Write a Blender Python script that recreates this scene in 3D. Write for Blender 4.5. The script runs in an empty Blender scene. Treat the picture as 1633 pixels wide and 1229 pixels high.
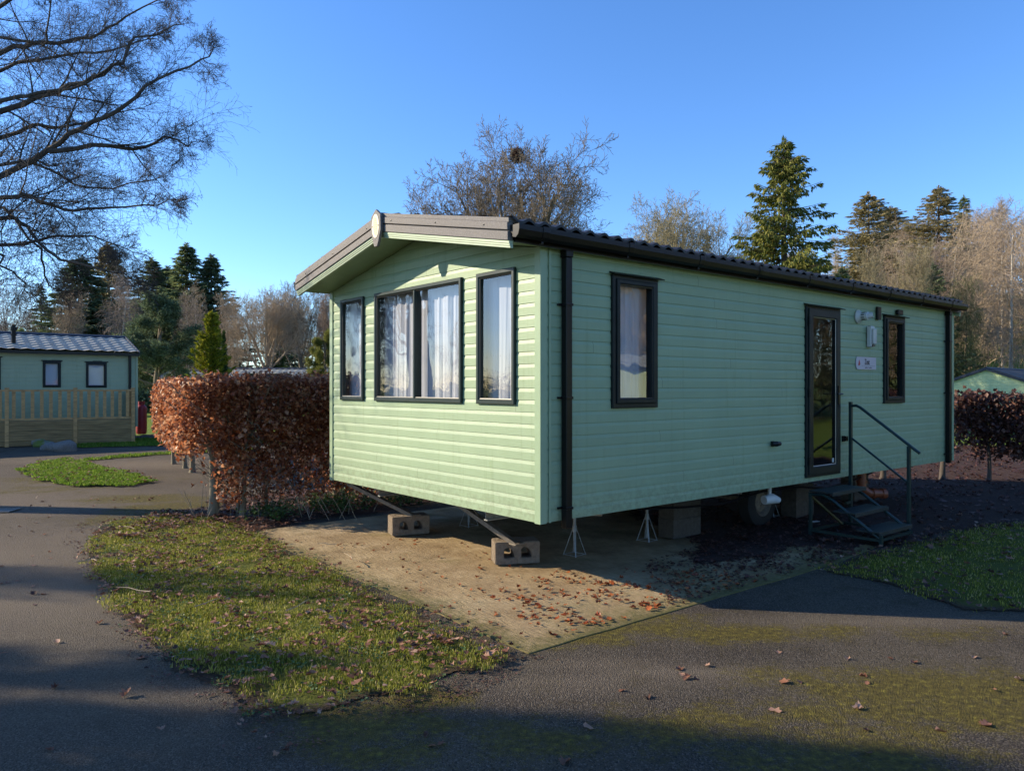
import bpy, bmesh, math, random
import numpy as np
from mathutils import Vector, Matrix, noise as mnoise
from mathutils.geometry import delaunay_2d_cdt
R = math.radians
SC = bpy.context.scene
COL = SC.collection
random.seed(7)
F_, CX, HY, H = 1197.0, 816.5, 617.0, 1.73        # measured from the photograph: focal, centre, eye level, eye height

def ground(px, py):
    Y = H * F_ / (py - HY); return ((px - CX) / F_ * Y, Y)
def at(px, py, Y):
    return Vector(((px - CX) / F_ * Y, Y, H - (py - HY) / F_ * Y))

# ------------------------------------------------------------------ materials
MATS = {}
def newmat(name):
    m = bpy.data.materials.new(name); m.use_nodes = True
    nt = m.node_tree; b = nt.nodes['Principled BSDF']; MATS[name] = m
    return m, nt, b
def N(nt, t, **kw):
    n = nt.nodes.new(t)
    for k, v in kw.items():
        if k in n.inputs.keys(): n.inputs[k].default_value = v
        else: setattr(n, k, v)
    return n
def coord(nt, scale=(1, 1, 1), kind='Object', rot=(0, 0, 0)):
    tc = N(nt, 'ShaderNodeTexCoord'); mp = N(nt, 'ShaderNodeMapping')
    mp.inputs['Scale'].default_value = scale; mp.inputs['Rotation'].default_value = rot
    nt.links.new(tc.outputs[kind], mp.inputs['Vector']); return mp.outputs['Vector']
def noise(nt, vec, scale, detail=4, rough=.6, dist=0):
    n = N(nt, 'ShaderNodeTexNoise'); n.inputs['Scale'].default_value = scale
    n.inputs['Detail'].default_value = detail; n.inputs['Roughness'].default_value = rough
    n.inputs['Distortion'].default_value = dist
    nt.links.new(vec, n.inputs['Vector']); return n.outputs['Fac']
def ramp(nt, fac, stops):
    r = N(nt, 'ShaderNodeValToRGB'); cr = r.color_ramp
    while len(cr.elements) < len(stops): cr.elements.new(.5)
    for e, (p, c) in zip(cr.elements, stops):
        e.position = p; e.color = (*c, 1) if len(c) == 3 else c
    nt.links.new(fac, r.inputs['Fac']); return r.outputs['Color']
def mixc(nt, fac, a, b, mode='MIX'):
    m = N(nt, 'ShaderNodeMix'); m.data_type = 'RGBA'; m.blend_type = mode
    for s, v in ((m.inputs[0], fac), (m.inputs[6], a), (m.inputs[7], b)):
        if isinstance(v, bpy.types.NodeSocket): nt.links.new(v, s)
        else: s.default_value = v if isinstance(v, (int, float)) else (*v, 1)
    return m.outputs[2]
def mth(nt, op, a, b=0, c=None):
    m = N(nt, 'ShaderNodeMath'); m.operation = op
    for s, v in zip(m.inputs, (a, b, c)):
        if v is None: continue
        if isinstance(v, bpy.types.NodeSocket): nt.links.new(v, s)
        else: s.default_value = v
    return m.outputs[0]
def bump(nt, b, h, strength=.5, dist=.01):
    n = N(nt, 'ShaderNodeBump'); n.inputs['Strength'].default_value = strength; n.inputs['Distance'].default_value = dist
    nt.links.new(h, n.inputs['Height']); nt.links.new(n.outputs[0], b.inputs['Normal'])
def simple(name, col, rough=.5, metal=0, var=.12, vscale=6, bs=.0, bscale=60, stretch=(1, 1, 1), spec=.4):
    m, nt, b = newmat(name)
    v = coord(nt, stretch); f = noise(nt, v, vscale)
    c0 = tuple(x * (1 - var) for x in col); c1 = tuple(min(1, x * (1 + var)) for x in col)
    nt.links.new(ramp(nt, f, [(.3, c0), (.7, c1)]), b.inputs['Base Color'])
    b.inputs['Roughness'].default_value = rough; b.inputs['Metallic'].default_value = metal; b.inputs['Specular IOR Level'].default_value = spec
    if bs: bump(nt, b, noise(nt, v, bscale), bs, .004)
    return m

def clad_mat(name, col):
    m, nt, b = newmat(name)
    v = coord(nt, (1.2, 1.2, 1)); big = noise(nt, v, 1.3, 3)
    g = noise(nt, coord(nt, (6, 6, 110)), 1.0, 5, .7, .3)
    c = ramp(nt, big, [(.3, tuple(x * .93 for x in col)), (.7, tuple(x * 1.06 for x in col))])
    c = mixc(nt, mth(nt, 'MULTIPLY', ramp_f(nt, g, .55, .8), .25), c, tuple(x * .72 for x in col))
    # algae staining, thin and patchy
    st = noise(nt, coord(nt, (2.5, 2.5, .7)), 2.0, 6, .7)
    c = mixc(nt, mth(nt, 'MULTIPLY', ramp_f(nt, st, .58, .8), .35), c, (col[0] * .75, col[1] * .82, col[2] * .55))
    sx = N(nt, 'ShaderNodeSeparateXYZ'); nt.links.new(coord(nt), sx.inputs[0])
    wn = N(nt, 'ShaderNodeTexWhiteNoise'); wn.noise_dimensions = '1D'
    nt.links.new(mth(nt, 'FLOOR', mth(nt, 'DIVIDE', mth(nt, 'SUBTRACT', sx.outputs[2], .624), .1)), wn.inputs['W'])
    c = mixc(nt, mth(nt, 'MULTIPLY', wn.outputs['Value'], .13), c, tuple(x * .8 for x in col))
    jt = mth(nt, 'FRACT', mth(nt, 'DIVIDE', mth(nt, 'ADD', mth(nt, 'ADD', sx.outputs[0], sx.outputs[1]), mth(nt, 'MULTIPLY', wn.outputs['Value'], 9)), 4.9))
    c = mixc(nt, mth(nt, 'MULTIPLY', mth(nt, 'LESS_THAN', jt, .0012), .6), c, tuple(x * .3 for x in col))
    vs = noise(nt, coord(nt, (16, 16, .8)), 1.0, 5, .65)
    c = mixc(nt, mth(nt, 'MULTIPLY', ramp_f(nt, vs, .52, .78), .38), c, (col[0] * .55, col[1] * .58, col[2] * .45))
    sp = mth(nt, 'MULTIPLY', ramp_f(nt, sx.outputs[2], 1.0, .62), ramp_f(nt, noise(nt, coord(nt), 14, 5, .8), .42, .62))
    c = mixc(nt, mth(nt, 'MULTIPLY', sp, .35), c, (.12, .11, .06))
    nt.links.new(c, b.inputs['Base Color']); b.inputs['Specular IOR Level'].default_value = .4
    nt.links.new(mth(nt, 'ADD', mth(nt, 'MULTIPLY', g, .3), .34), b.inputs['Roughness'])
    bump(nt, b, g, .35, .004)
    return m
def ramp_f(nt, fac, lo, hi):
    r = N(nt, 'ShaderNodeMapRange'); r.inputs['From Min'].default_value = lo; r.inputs['From Max'].default_value = hi
    r.interpolation_type = 'SMOOTHSTEP'
    nt.links.new(fac, r.inputs['Value']); return r.outputs[0]

GREEN = clad_mat('green_cladding', (.275, .365, .225))
GREEN2 = clad_mat('far_green_cladding', (.37, .42, .26))
PALEG = clad_mat('pale_green_cladding', (.58, .68, .36))
TRIMG = simple('green_trim', (.275, .365, .23), .4, var=.06)
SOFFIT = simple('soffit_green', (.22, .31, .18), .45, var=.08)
LIGHTG = simple('light_green_trim', (.36, .44, .30), .4, var=.06)
FRAME = simple('anthracite_frame', (.012, .017, .017), .42, var=.2, bs=.15, bscale=200, spec=.22)
FRAMEG = simple('greenish_frame', (.022, .034, .031), .35, var=.15, spec=.3)
BLACKP = simple('black_plastic', (.008, .007, .008), .3, spec=.25, var=.3)
GUT = simple('gutter_plastic', (.007, .006, .006), .35, spec=.25, var=.4, vscale=3)
ROOFM = simple('roof_tile_dark', (.016, .013, .013), .45, var=.35, vscale=9, bs=.4, bscale=220)
ROOFL = simple('roof_tile_grey', (.33, .33, .30), .6, var=.25, vscale=6, bs=.3, bscale=120, spec=.2)
ROOFN = simple('roof_tile_slate', (.05, .055, .07), .5, var=.25, vscale=6)
BARGE = simple('textured_barge_board', (.14, .128, .125), .6, var=.25, vscale=90, bs=.8, bscale=300)
WHITEP = simple('white_plastic', (.55, .55, .52), .35, var=.08)
STEEL = simple('galvanised_steel', (.28, .28, .27), .5, .3, var=.25, vscale=30, bs=.1)
OLDSTEEL = simple('weathered_steel', (.19, .16, .125), .6, .2, var=.3, vscale=25, bs=.3)
SIDEALU = simple('brushed_aluminium', (.42, .43, .43), .38, .8, var=.1)
GSTEEL = simple('dark_green_paint', (.012, .032, .03), .32, var=.25, vscale=20)
TREAD = simple('checker_tread', (.018, .026, .025), .5, var=.3, vscale=30, bs=.6, bscale=90)
TERRA = simple('orange_brown_plastic', (.22, .06, .025), .38, var=.15)
RUBBER = simple('tyre_rubber', (.02, .02, .02), .8)
WOODF = simple('weathered_timber', (.52, .30, .12), .8, var=.35, vscale=5, bs=.5, bscale=30, stretch=(1, 1, 4))
WOODD = simple('mossy_timber', (.30, .19, .08), .85, var=.4, vscale=3, bs=.5, bscale=30, stretch=(.6, .6, 6))
RED = simple('red_paint', (.30, .022, .03), .4, var=.15)
SCREW = simple('dark_screw', (.01, .01, .01), .4)
CREAM = simple('cream_badge', (.75, .66, .48), .4, var=.04)
INNER = simple('inner_lining', (.40, .34, .28), .7, var=.05)
FLOORI = simple('inner_floor', (.10, .07, .05), .7)
UNDER = simple('floor_underside', (.035, .03, .025), .8)
REDM = simple('red_mark', (.45, .05, .06), .5)
DARKT = simple('dark_lettering', (.03, .025, .03), .5)
SIGNW = simple('sign_plate', (.50, .46, .50), .4, var=.03)
BLIND = simple('white_blind', (.62, .63, .68), .7, var=.03)

def cream_hatch():
    m, nt, b = newmat('orange_hatched')
    ch = N(nt, 'ShaderNodeTexChecker'); ch.inputs['Scale'].default_value = 70
    ch.inputs['Color1'].default_value = (.62, .28, .13, 1); ch.inputs['Color2'].default_value = (.75, .52, .34, 1)
    nt.links.new(coord(nt, rot=(.785, 0, 0)), ch.inputs['Vector']); nt.links.new(ch.outputs[0], b.inputs['Base Color'])
    return m
HATCH = cream_hatch()

def glass_mat():
    m = bpy.data.materials.new('window_glass'); m.use_nodes = True; nt = m.node_tree; nt.nodes.clear()
    o = N(nt, 'ShaderNodeOutputMaterial'); mx = N(nt, 'ShaderNodeMixShader')
    t = N(nt, 'ShaderNodeBsdfTransparent'); t.inputs[0].default_value = (.88, .9, .92, 1)
    g = N(nt, 'ShaderNodeBsdfGlossy'); g.inputs['Roughness'].default_value = .012
    lw = N(nt, 'ShaderNodeLayerWeight'); lw.inputs[0].default_value = .5
    f = mth(nt, 'ADD', mth(nt, 'MULTIPLY', mth(nt, 'POWER', lw.outputs['Facing'], 3.5), .75), .11)
    bp = N(nt, 'ShaderNodeBump'); bp.inputs['Strength'].default_value = .25; bp.inputs['Distance'].default_value = .01
    nt.links.new(noise(nt, coord(nt), 3.0, 1), bp.inputs['Height']); nt.links.new(bp.outputs[0], g.inputs['Normal'])
    nt.links.new(f, mx.inputs[0]); nt.links.new(t.outputs[0], mx.inputs[1]); nt.links.new(g.outputs[0], mx.inputs[2])
    nt.links.new(mx.outputs[0], o.inputs[0]); return m
GLASS = glass_mat()

def thin_mat(name, ramp_stops, transl=.35, rough=.6, tboost=1.3, spec=.3):
    """leaf or cloth: diffuse with a share of light passing through, colour varied per leaf"""
    m = bpy.data.materials.new(name); m.use_nodes = True; nt = m.node_tree; b = nt.nodes['Principled BSDF']
    g = N(nt, 'ShaderNodeNewGeometry'); c = ramp(nt, g.outputs['Random Per Island'], ramp_stops)
    nt.links.new(c, b.inputs['Base Color']); b.inputs['Roughness'].default_value = rough
    b.inputs['Specular IOR Level'].default_value = spec
    t = N(nt, 'ShaderNodeBsdfTranslucent'); nt.links.new(mixc(nt, 1.0, c, (tboost,) * 3, 'MULTIPLY'), t.inputs[0])
    mx = N(nt, 'ShaderNodeMixShader'); mx.inputs[0].default_value = transl
    nt.links.new(b.outputs[0], mx.inputs[1]); nt.links.new(t.outputs[0], mx.inputs[2])
    nt.links.new(mx.outputs[0], nt.nodes['Material Output'].inputs[0]); return m
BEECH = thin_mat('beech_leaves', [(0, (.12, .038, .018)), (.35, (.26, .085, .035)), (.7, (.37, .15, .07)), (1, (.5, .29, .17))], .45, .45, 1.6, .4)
BEECHD = thin_mat('shaded_beech_and_litter', [(0, (.05, .022, .018)), (.5, (.10, .045, .035)), (1, (.17, .085, .06))], .25, .5)  # darker beech colour: the right hedge's shade is put in; also dark litter
LITTER = thin_mat('fallen_leaves', [(0, (.07, .03, .02)), (.4, (.17, .07, .04)), (.8, (.30, .15, .09)), (1, (.42, .26, .18))], .15, .6)
LITTERW = thin_mat('wet_orange_leaves', [(0, (.08, .02, .01)), (.5, (.26, .06, .02)), (1, (.42, .14, .05))], .1, .3)
GRASS = thin_mat('grass_blades', [(0, (.09, .10, .014)), (.5, (.19, .205, .026)), (.8, (.31, .30, .06)), (1, (.45, .36, .17))], .35, .6, 1.7, .12)
GRASSF = thin_mat('far_grass_blades', [(0, (.06, .12, .01)), (.6, (.13, .22, .02)), (1, (.24, .28, .06))], .4, .6, 1.5, .12)
SPRUCE = thin_mat('spruce_needles', [(0, (.07, .085, .02)), (.5, (.16, .18, .04)), (1, (.29, .26, .07))], .3, .7, 1.5, .15)
FIRD = thin_mat('dark_fir_needles', [(0, (.06, .085, .04)), (.5, (.13, .17, .075)), (1, (.24, .27, .12))], .35, .7, 1.5, .15)
FIRB = thin_mat('brownish_fir_needles', [(0, (.13, .12, .05)), (.5, (.26, .22, .10)), (1, (.40, .32, .17))], .3, .7, 1.4, .15)
PINE = thin_mat('bluegreen_needles', [(0, (.05, .075, .04)), (.5, (.12, .16, .085)), (1, (.22, .27, .14))], .25, .7, 1.4, .15)
GOLD = thin_mat('golden_green_foliage', [(0, (.10, .13, .01)), (.5, (.23, .25, .015)), (1, (.40, .36, .04))], .2, .6)
IVY = thin_mat('ground_ivy', [(0, (.03, .06, .015)), (.6, (.07, .13, .03)), (1, (.14, .19, .07))], .25, .45)
def cloth_mat():
    m = bpy.data.materials.new('sheer_curtain'); m.use_nodes = True; nt = m.node_tree; b = nt.nodes['Principled BSDF']
    b.inputs['Base Color'].default_value = (.74, .74, .79, 1); b.inputs['Roughness'].default_value = .9
    t = N(nt, 'ShaderNodeBsdfTranslucent'); t.inputs[0].default_value = (.8, .8, .85, 1)
    tr = N(nt, 'ShaderNodeBsdfTransparent')
    m1 = N(nt, 'ShaderNodeMixShader'); m1.inputs[0].default_value = .3
    m2 = N(nt, 'ShaderNodeMixShader'); m2.inputs[0].default_value = .05
    nt.links.new(b.outputs[0], m1.inputs[1]); nt.links.new(t.outputs[0], m1.inputs[2])
    nt.links.new(m1.outputs[0], m2.inputs[1]); nt.links.new(tr.outputs[0], m2.inputs[2])
    nt.links.new(m2.outputs[0], nt.nodes['Material Output'].inputs[0]); return m
CURT = cloth_mat()

def bark(name, a, b_, sc=8):
    return simple(name, tuple((x + y) / 2 for x, y in zip(a, b_)), .85, var=.35, vscale=sc, bs=.6, bscale=40, stretch=(1, 1, .3))
BARKD = bark('dark_bark', (.06, .047, .038), (.10, .08, .065))
BARKB = bark('brown_bark', (.15, .115, .075), (.21, .165, .11))
BARKL = bark('lichen_bark', (.22, .19, .11), (.30, .25, .14))
BARKP = bark('pinkish_bark', (.22, .165, .13), (.28, .21, .16))
BARKG = bark('hedge_bark', (.17, .14, .09), (.24, .20, .13), 20)
BIRCHW = bark('birch_bark', (.38, .34, .28), (.5, .45, .38))
TWIGT = bark('tan_twigs', (.30, .225, .15), (.40, .31, .215))
NEST = bark('nest_twigs', (.09, .045, .03), (.12, .06, .04))

# ground surfaces
def asphalt():
    m, nt, b = newmat('asphalt')
    v = coord(nt); fine = noise(nt, v, 110, 3, .8); mid = noise(nt, v, 3.2, 7, .7); big = noise(nt, v, .5, 4)
    vo = N(nt, 'ShaderNodeTexVoronoi'); vo.inputs['Scale'].default_value = 125; vo.inputs['Randomness'].default_value = 1; nt.links.new(v, vo.inputs['Vector'])
    vc = N(nt, 'ShaderNodeSeparateXYZ'); nt.links.new(vo.outputs['Color'], vc.inputs[0])
    c = ramp(nt, fine, [(.35, (.027, .022, .017)), (.55, (.078, .063, .049)), (.75, (.20, .165, .13))])
    c = mixc(nt, ramp_f(nt, big, .4, .62), c, (.095, .078, .056))
    c = mixc(nt, mth(nt, 'MULTIPLY', ramp_f(nt, vc.outputs[0], .76, .86), .5), c, (.19, .165, .135))
    c = mixc(nt, mth(nt, 'MULTIPLY', ramp_f(nt, vc.outputs[1], .80, .88), .7), c, (.018, .016, .015))
    c = mixc(nt, mth(nt, 'MULTIPLY', ramp_f(nt, mid, .5, .68), .45), c, (.035, .027, .018))
    a2 = N(nt, 'ShaderNodeAttribute'); a2.attribute_name = 'pale'
    c = mixc(nt, mth(nt, 'MULTIPLY', a2.outputs['Fac'], ramp_f(nt, fine, .3, .6)), c, (.23, .185, .135))
    at_ = N(nt, 'ShaderNodeAttribute'); at_.attribute_name = 'moss'
    grain = noise(nt, v, 30, 7, .9)
    f = mth(nt, 'ADD', mth(nt, 'MULTIPLY', at_.outputs['Fac'], .62), mth(nt, 'SUBTRACT', mth(nt, 'ADD', mth(nt, 'MULTIPLY', grain, 1.1), mth(nt, 'MULTIPLY', mid, .75)), 1.17))
    mossc = ramp(nt, noise(nt, v, 23, 5), [(.3, (.045, .036, .012)), (.55, (.115, .092, .018)), (.75, (.25, .21, .032))])
    c = mixc(nt, mth(nt, 'MULTIPLY', ramp_f(nt, f, .0, .22), .85), c, mossc)
    nt.links.new(c, b.inputs['Base Color']); b.inputs['Roughness'].default_value = .92; b.inputs['Specular IOR Level'].default_value = .15
    bump(nt, b, mth(nt, 'ADD', fine, mth(nt, 'MULTIPLY', vo.outputs['Distance'], -1.6)), .9, .008); return m
ASPH = asphalt()
def concrete():
    m, nt, b = newmat('tamped_concrete')
    v = coord(nt); mid = noise(nt, v, 1.7, 7, .7); fine = noise(nt, v, 85, 3)
    w = N(nt, 'ShaderNodeTexWave'); w.wave_type = 'BANDS'; w.bands_direction = 'X'; w.inputs['Scale'].default_value = 7.7
    w.inputs['Distortion'].default_value = 9; w.inputs['Detail'].default_value = 4; w.inputs['Detail Scale'].default_value = 2.5
    nt.links.new(coord(nt, (1, .35, 1)), w.inputs['Vector'])
    st = noise(nt, coord(nt, (40, 9, 1)), 1, 7, .85, .6)
    c = ramp(nt, mid, [(.3, (.20, .13, .065)), (.52, (.38, .275, .15)), (.75, (.55, .42, .26))])
    c = mixc(nt, mth(nt, 'MULTIPLY', ramp_f(nt, st, .42, .7), .5), c, (.12, .085, .045))
    c = mixc(nt, mth(nt, 'MULTIPLY', ramp_f(nt, noise(nt, v, .9, 6, .7), .5, .68), .55), c, (.13, .115, .035))
    c = mixc(nt, mth(nt, 'MULTIPLY', ramp_f(nt, noise(nt, coord(nt, (1, 1, 1), rot=(0, 0, 1)), 1.5, 7, .75), .55, .7), .45), c, (.10, .06, .035))
    c = mixc(nt, mth(nt, 'MULTIPLY', ramp_f(nt, noise(nt, v, 55, 3, .7), .62, .75), .5), c, (.5, .42, .31))
    c = mixc(nt, mth(nt, 'MULTIPLY', w.outputs['Fac'], .10), c, (.09, .065, .035))
    sx = N(nt, 'ShaderNodeSeparateXYZ'); nt.links.new(v, sx.inputs[0]); rg = noise(nt, v, 16, 6, .85)
    e1 = ramp_f(nt, mth(nt, 'ADD', sx.outputs[1], mth(nt, 'MULTIPLY', rg, .9)), -.05, -.5); e2 = ramp_f(nt, mth(nt, 'ADD', sx.outputs[0], mth(nt, 'MULTIPLY', rg, .9)), -.1, -.5)
    c = mixc(nt, mth(nt, 'MULTIPLY', mth(nt, 'MAXIMUM', e1, e2), .85), c, (.075, .075, .018))
    nt.links.new(c, b.inputs['Base Color']); b.inputs['Roughness'].default_value = .9; b.inputs['Specular IOR Level'].default_value = .2
    bump(nt, b, mth(nt, 'ADD', mth(nt, 'MULTIPLY', w.outputs['Fac'], -.35), mth(nt, 'ADD', mth(nt, 'MULTIPLY', st, -1.1), mth(nt, 'MULTIPLY', fine, .9))), .7, .008); return m
CONC = concrete()
def soil(name, grassy, a=(.05, .035, .025), b2=(.12, .08, .055), g1=(.05, .075, .015), g2=(.10, .14, .025), lo=.42, crumble=False):
    m, nt, b = newmat(name); v = coord(nt)
    c = ramp(nt, noise(nt, v, 24, 6, .75), [(.3, a), (.7, b2)])
    if grassy:
        g = ramp(nt, noise(nt, v, 40, 5, .8), [(.3, g1), (.7, g2)])
        c = mixc(nt, ramp_f(nt, noise(nt, v, 2.4, 6, .7), lo - .1 * grassy, lo + .12 - .1 * grassy), c, g)
    nt.links.new(c, b.inputs['Base Color']); b.inputs['Roughness'].default_value = .95
    b.inputs['Specular IOR Level'].default_value = .15
    if crumble and grassy:
        e0 = N(nt, 'ShaderNodeAttribute'); e0.attribute_name = 'edge'
        br = ramp(nt, noise(nt, v, 24, 6, .75), [(.3, (.045, .03, .02)), (.7, (.12, .085, .05))])
        cc = mixc(nt, ramp_f(nt, mth(nt, 'ADD', e0.outputs['Fac'], mth(nt, 'MULTIPLY', noise(nt, v, 9, 5, .7), .6)), .75, 1.2), br, c); nt.links.new(cc, b.inputs['Base Color'])
    if crumble:
        e = N(nt, 'ShaderNodeAttribute'); e.attribute_name = 'edge'
        q = mth(nt, 'ADD', mth(nt, 'MULTIPLY', noise(nt, v, 28, 6, .85), .6), mth(nt, 'MULTIPLY', noise(nt, v, 3.5, 4, .6), .4))
        nt.links.new(mth(nt, 'GREATER_THAN', mth(nt, 'ADD', e.outputs['Fac'], mth(nt, 'MULTIPLY', q, .9)), .86), b.inputs['Alpha'])
    bump(nt, b, noise(nt, v, 60, 5, .8), 1, .03); return m
SOILG = soil('grassy_soil', .9, g1=(.07, .08, .015), g2=(.16, .17, .03), crumble=True)
LAWN = soil('lawn', 1.6, g1=(.07, .10, .012), g2=(.17, .20, .03), crumble=True)
SOIL = soil('bare_soil', 0, (.04, .028, .02), (.125, .085, .055), crumble=True)
SOILR = soil('leafy_soil', 0, (.035, .022, .02), (.10, .06, .045), crumble=True)
FIELD = soil('field_grass', 1.2, (.10, .07, .04), (.2, .14, .08), (.08, .13, .015), (.17, .24, .035))
ROCK = soil('stone', 0, (.16, .14, .12), (.32, .29, .25))
def mossrock():
    m, nt, b = newmat('mossy_stone'); v = coord(nt)
    c = ramp(nt, noise(nt, v, 12, 5), [(.3, (.15, .13, .11)), (.7, (.30, .27, .23))])
    c = mixc(nt, ramp_f(nt, noise(nt, v, 3, 5), .4, .55), c, (.14, .17, .03))
    nt.links.new(c, b.inputs['Base Color']); b.inputs['Roughness'].default_value = .9; bump(nt, b, noise(nt, v, 20, 5), .6, .02); return m
MROCK = mossrock()
PIERC = soil('dark_block', 0, (.09, .075, .06), (.17, .14, .11))  # darker copy of the block colour, for the piers
BLOCKC = soil('concrete_block', 0, (.20, .155, .115), (.36, .29, .215))

# ------------------------------------------------------------------ mesh helpers
def tagit(o, label=None, cat=None, group=None, kind=None):
    for k, v in (('label', label), ('category', cat), ('group', group), ('kind', kind)):
        if v: o[k] = v
    return o
def thing(name, loc=(0, 0, 0), rz=0, label=None, cat=None, group=None):
    o = bpy.data.objects.new(name, None); COL.objects.link(o); o.empty_display_size = .2
    o.location = loc; o.rotation_euler = (0, 0, rz); return tagit(o, label, cat, group)
def link(name, me, mat, parent=None, smooth=False):
    o = bpy.data.objects.new(name, me); COL.objects.link(o)
    for m in (mat if isinstance(mat, (list, tuple)) else [mat]): me.materials.append(m)
    if parent: o.parent = parent
    if smooth: me.polygons.foreach_set('use_smooth', [True] * len(me.polygons))
    return o
def mesh_np(name, V, Fc):
    V = np.asarray(V, np.float32); Fc = np.asarray(Fc, np.int32); k = Fc.shape[1]
    me = bpy.data.meshes.new(name); me.vertices.add(len(V)); me.vertices.foreach_set('co', V.ravel())
    me.loops.add(Fc.size); me.loops.foreach_set('vertex_index', Fc.ravel())
    me.polygons.add(len(Fc)); me.polygons.foreach_set('loop_start', np.arange(0, Fc.size, k, dtype=np.int32))
    try: me.polygons.foreach_set('loop_total', np.full(len(Fc), k, np.int32))
    except Exception: pass
    me.update(calc_edges=True); return me
class MB:
    def __init__(s, M=None): s.v = []; s.f = []; s.mi = []; s.M = M
    def add(s, vs, fs, mi=0):
        n = len(s.v); s.v += [Vector(v) for v in vs]; s.f += [[i + n for i in f] for f in fs]; s.mi += [mi] * len(fs); return s
    def box(s, x0, x1, y0, y1, z0, z1, mi=0, M=None):
        vs = [Vector((x, y, z)) for z in (z0, z1) for y in (y0, y1) for x in (x0, x1)]
        if M: vs = [M @ v for v in vs]
        return s.add(vs, [(0, 2, 3, 1), (4, 5, 7, 6), (0, 1, 5, 4), (2, 6, 7, 3), (0, 4, 6, 2), (1, 3, 7, 5)], mi)
    def bar(s, p, q, w, h, mi=0, up=(0, 0, 1)):
        p = Vector(p); q = Vector(q); d = (q - p); L = d.length; d.normalize()
        up = Vector(up)
        if abs(d.dot(up)) > .97: up = Vector((1, 0, 0))
        a = d.cross(up).normalized(); b = a.cross(d)
        M = Matrix((( d.x, a.x, b.x, p.x), (d.y, a.y, b.y, p.y), (d.z, a.z, b.z, p.z), (0, 0, 0, 1)))
        return s.box(0, L, -w / 2, w / 2, -h / 2, h / 2, mi, M)
    def tube(s, pts, r, n=10, mi=0, cap=True):
        pts = [Vector(p) for p in pts]; rr = r if isinstance(r, (list, tuple)) else [r] * len(pts)
        vs = []; ref = None
        for i, p in enumerate(pts):
            t = (pts[min(i + 1, len(pts) - 1)] - pts[max(i - 1, 0)]).normalized()
            if ref is None: ref = Vector((0, 0, 1)) if abs(t.z) < .9 else Vector((1, 0, 0))
            a = t.cross(ref).normalized(); b = a.cross(t); ref = b if abs(b.dot(t)) < .9 else ref
            vs += [p + (a * math.cos(k * 2 * math.pi / n) + b * math.sin(k * 2 * math.pi / n)) * rr[i] for k in range(n)]
        fs = [(i * n + k, i * n + (k + 1) % n, (i + 1) * n + (k + 1) % n, (i + 1) * n + k) for i in range(len(pts) - 1) for k in range(n)]
        if cap: fs += [tuple(range(n))[::-1], tuple(range((len(pts) - 1) * n, len(pts) * n))]
        return s.add(vs, fs, mi)
    def prism(s, poly, P, d0, d1, mi=0):
        n = len(poly); vs = [P(u, z, d0) for u, z in poly] + [P(u, z, d1) for u, z in poly]
        return s.add(vs, [tuple(range(n))[::-1], tuple(range(n, 2 * n))] + [(i, (i + 1) % n, n + (i + 1) % n, n + i) for i in range(n)], mi)
    def loft(s, rect, prof, P, mi=0):
        u0, u1, z0, z1 = rect; vs = []
        for ins, d in prof: vs += [P(u0 + ins, z0 + ins, d), P(u1 - ins, z0 + ins, d), P(u1 - ins, z1 - ins, d), P(u0 + ins, z1 - ins, d)]
        fs = [(i * 4 + k, i * 4 + (k + 1) % 4, i * 4 + 4 + (k + 1) % 4, i * 4 + 4 + k) for i in range(len(prof) - 1) for k in range(4)]
        return s.add(vs, fs, mi)
    def lathe(s, prof, M=None, n=20, mi=0):
        vs = []
        for r, z in prof: vs += [Vector((r * math.cos(k * 2 * math.pi / n), r * math.sin(k * 2 * math.pi / n), z)) for k in range(n)]
        if M: vs = [M @ v for v in vs]
        fs = [(i * n + k, i * n + (k + 1) % n, (i + 1) * n + (k + 1) % n, (i + 1) * n + k) for i in range(len(prof) - 1) for k in range(n)]
        return s.add(vs, fs, mi)
    def build(s, name, mat, parent=None, smooth=False, bevel=0, recalc=True):
        me = bpy.data.meshes.new(name); me.from_pydata([tuple(v) for v in s.v], [], s.f); me.update()
        me.polygons.foreach_set('material_index', s.mi)
        if recalc or bevel:
            bm = bmesh.new(); bm.from_mesh(me)
            if recalc: bmesh.ops.recalc_face_normals(bm, faces=bm.faces)
            if bevel:
                es = [e for e in bm.edges if len(e.link_faces) == 2 and e.calc_face_angle(0) > .6]
                bmesh.ops.bevel(bm, geom=es, offset=bevel, segments=2, profile=.5, affect='EDGES')
            bm.to_mesh(me); bm.free()
        o = link(name, me, mat, parent)
        if smooth:
            me.polygons.foreach_set('use_smooth', [True] * len(me.polygons))
            try: me.set_sharp_from_angle(angle=R(40))
            except Exception: pass
        return o

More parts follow.
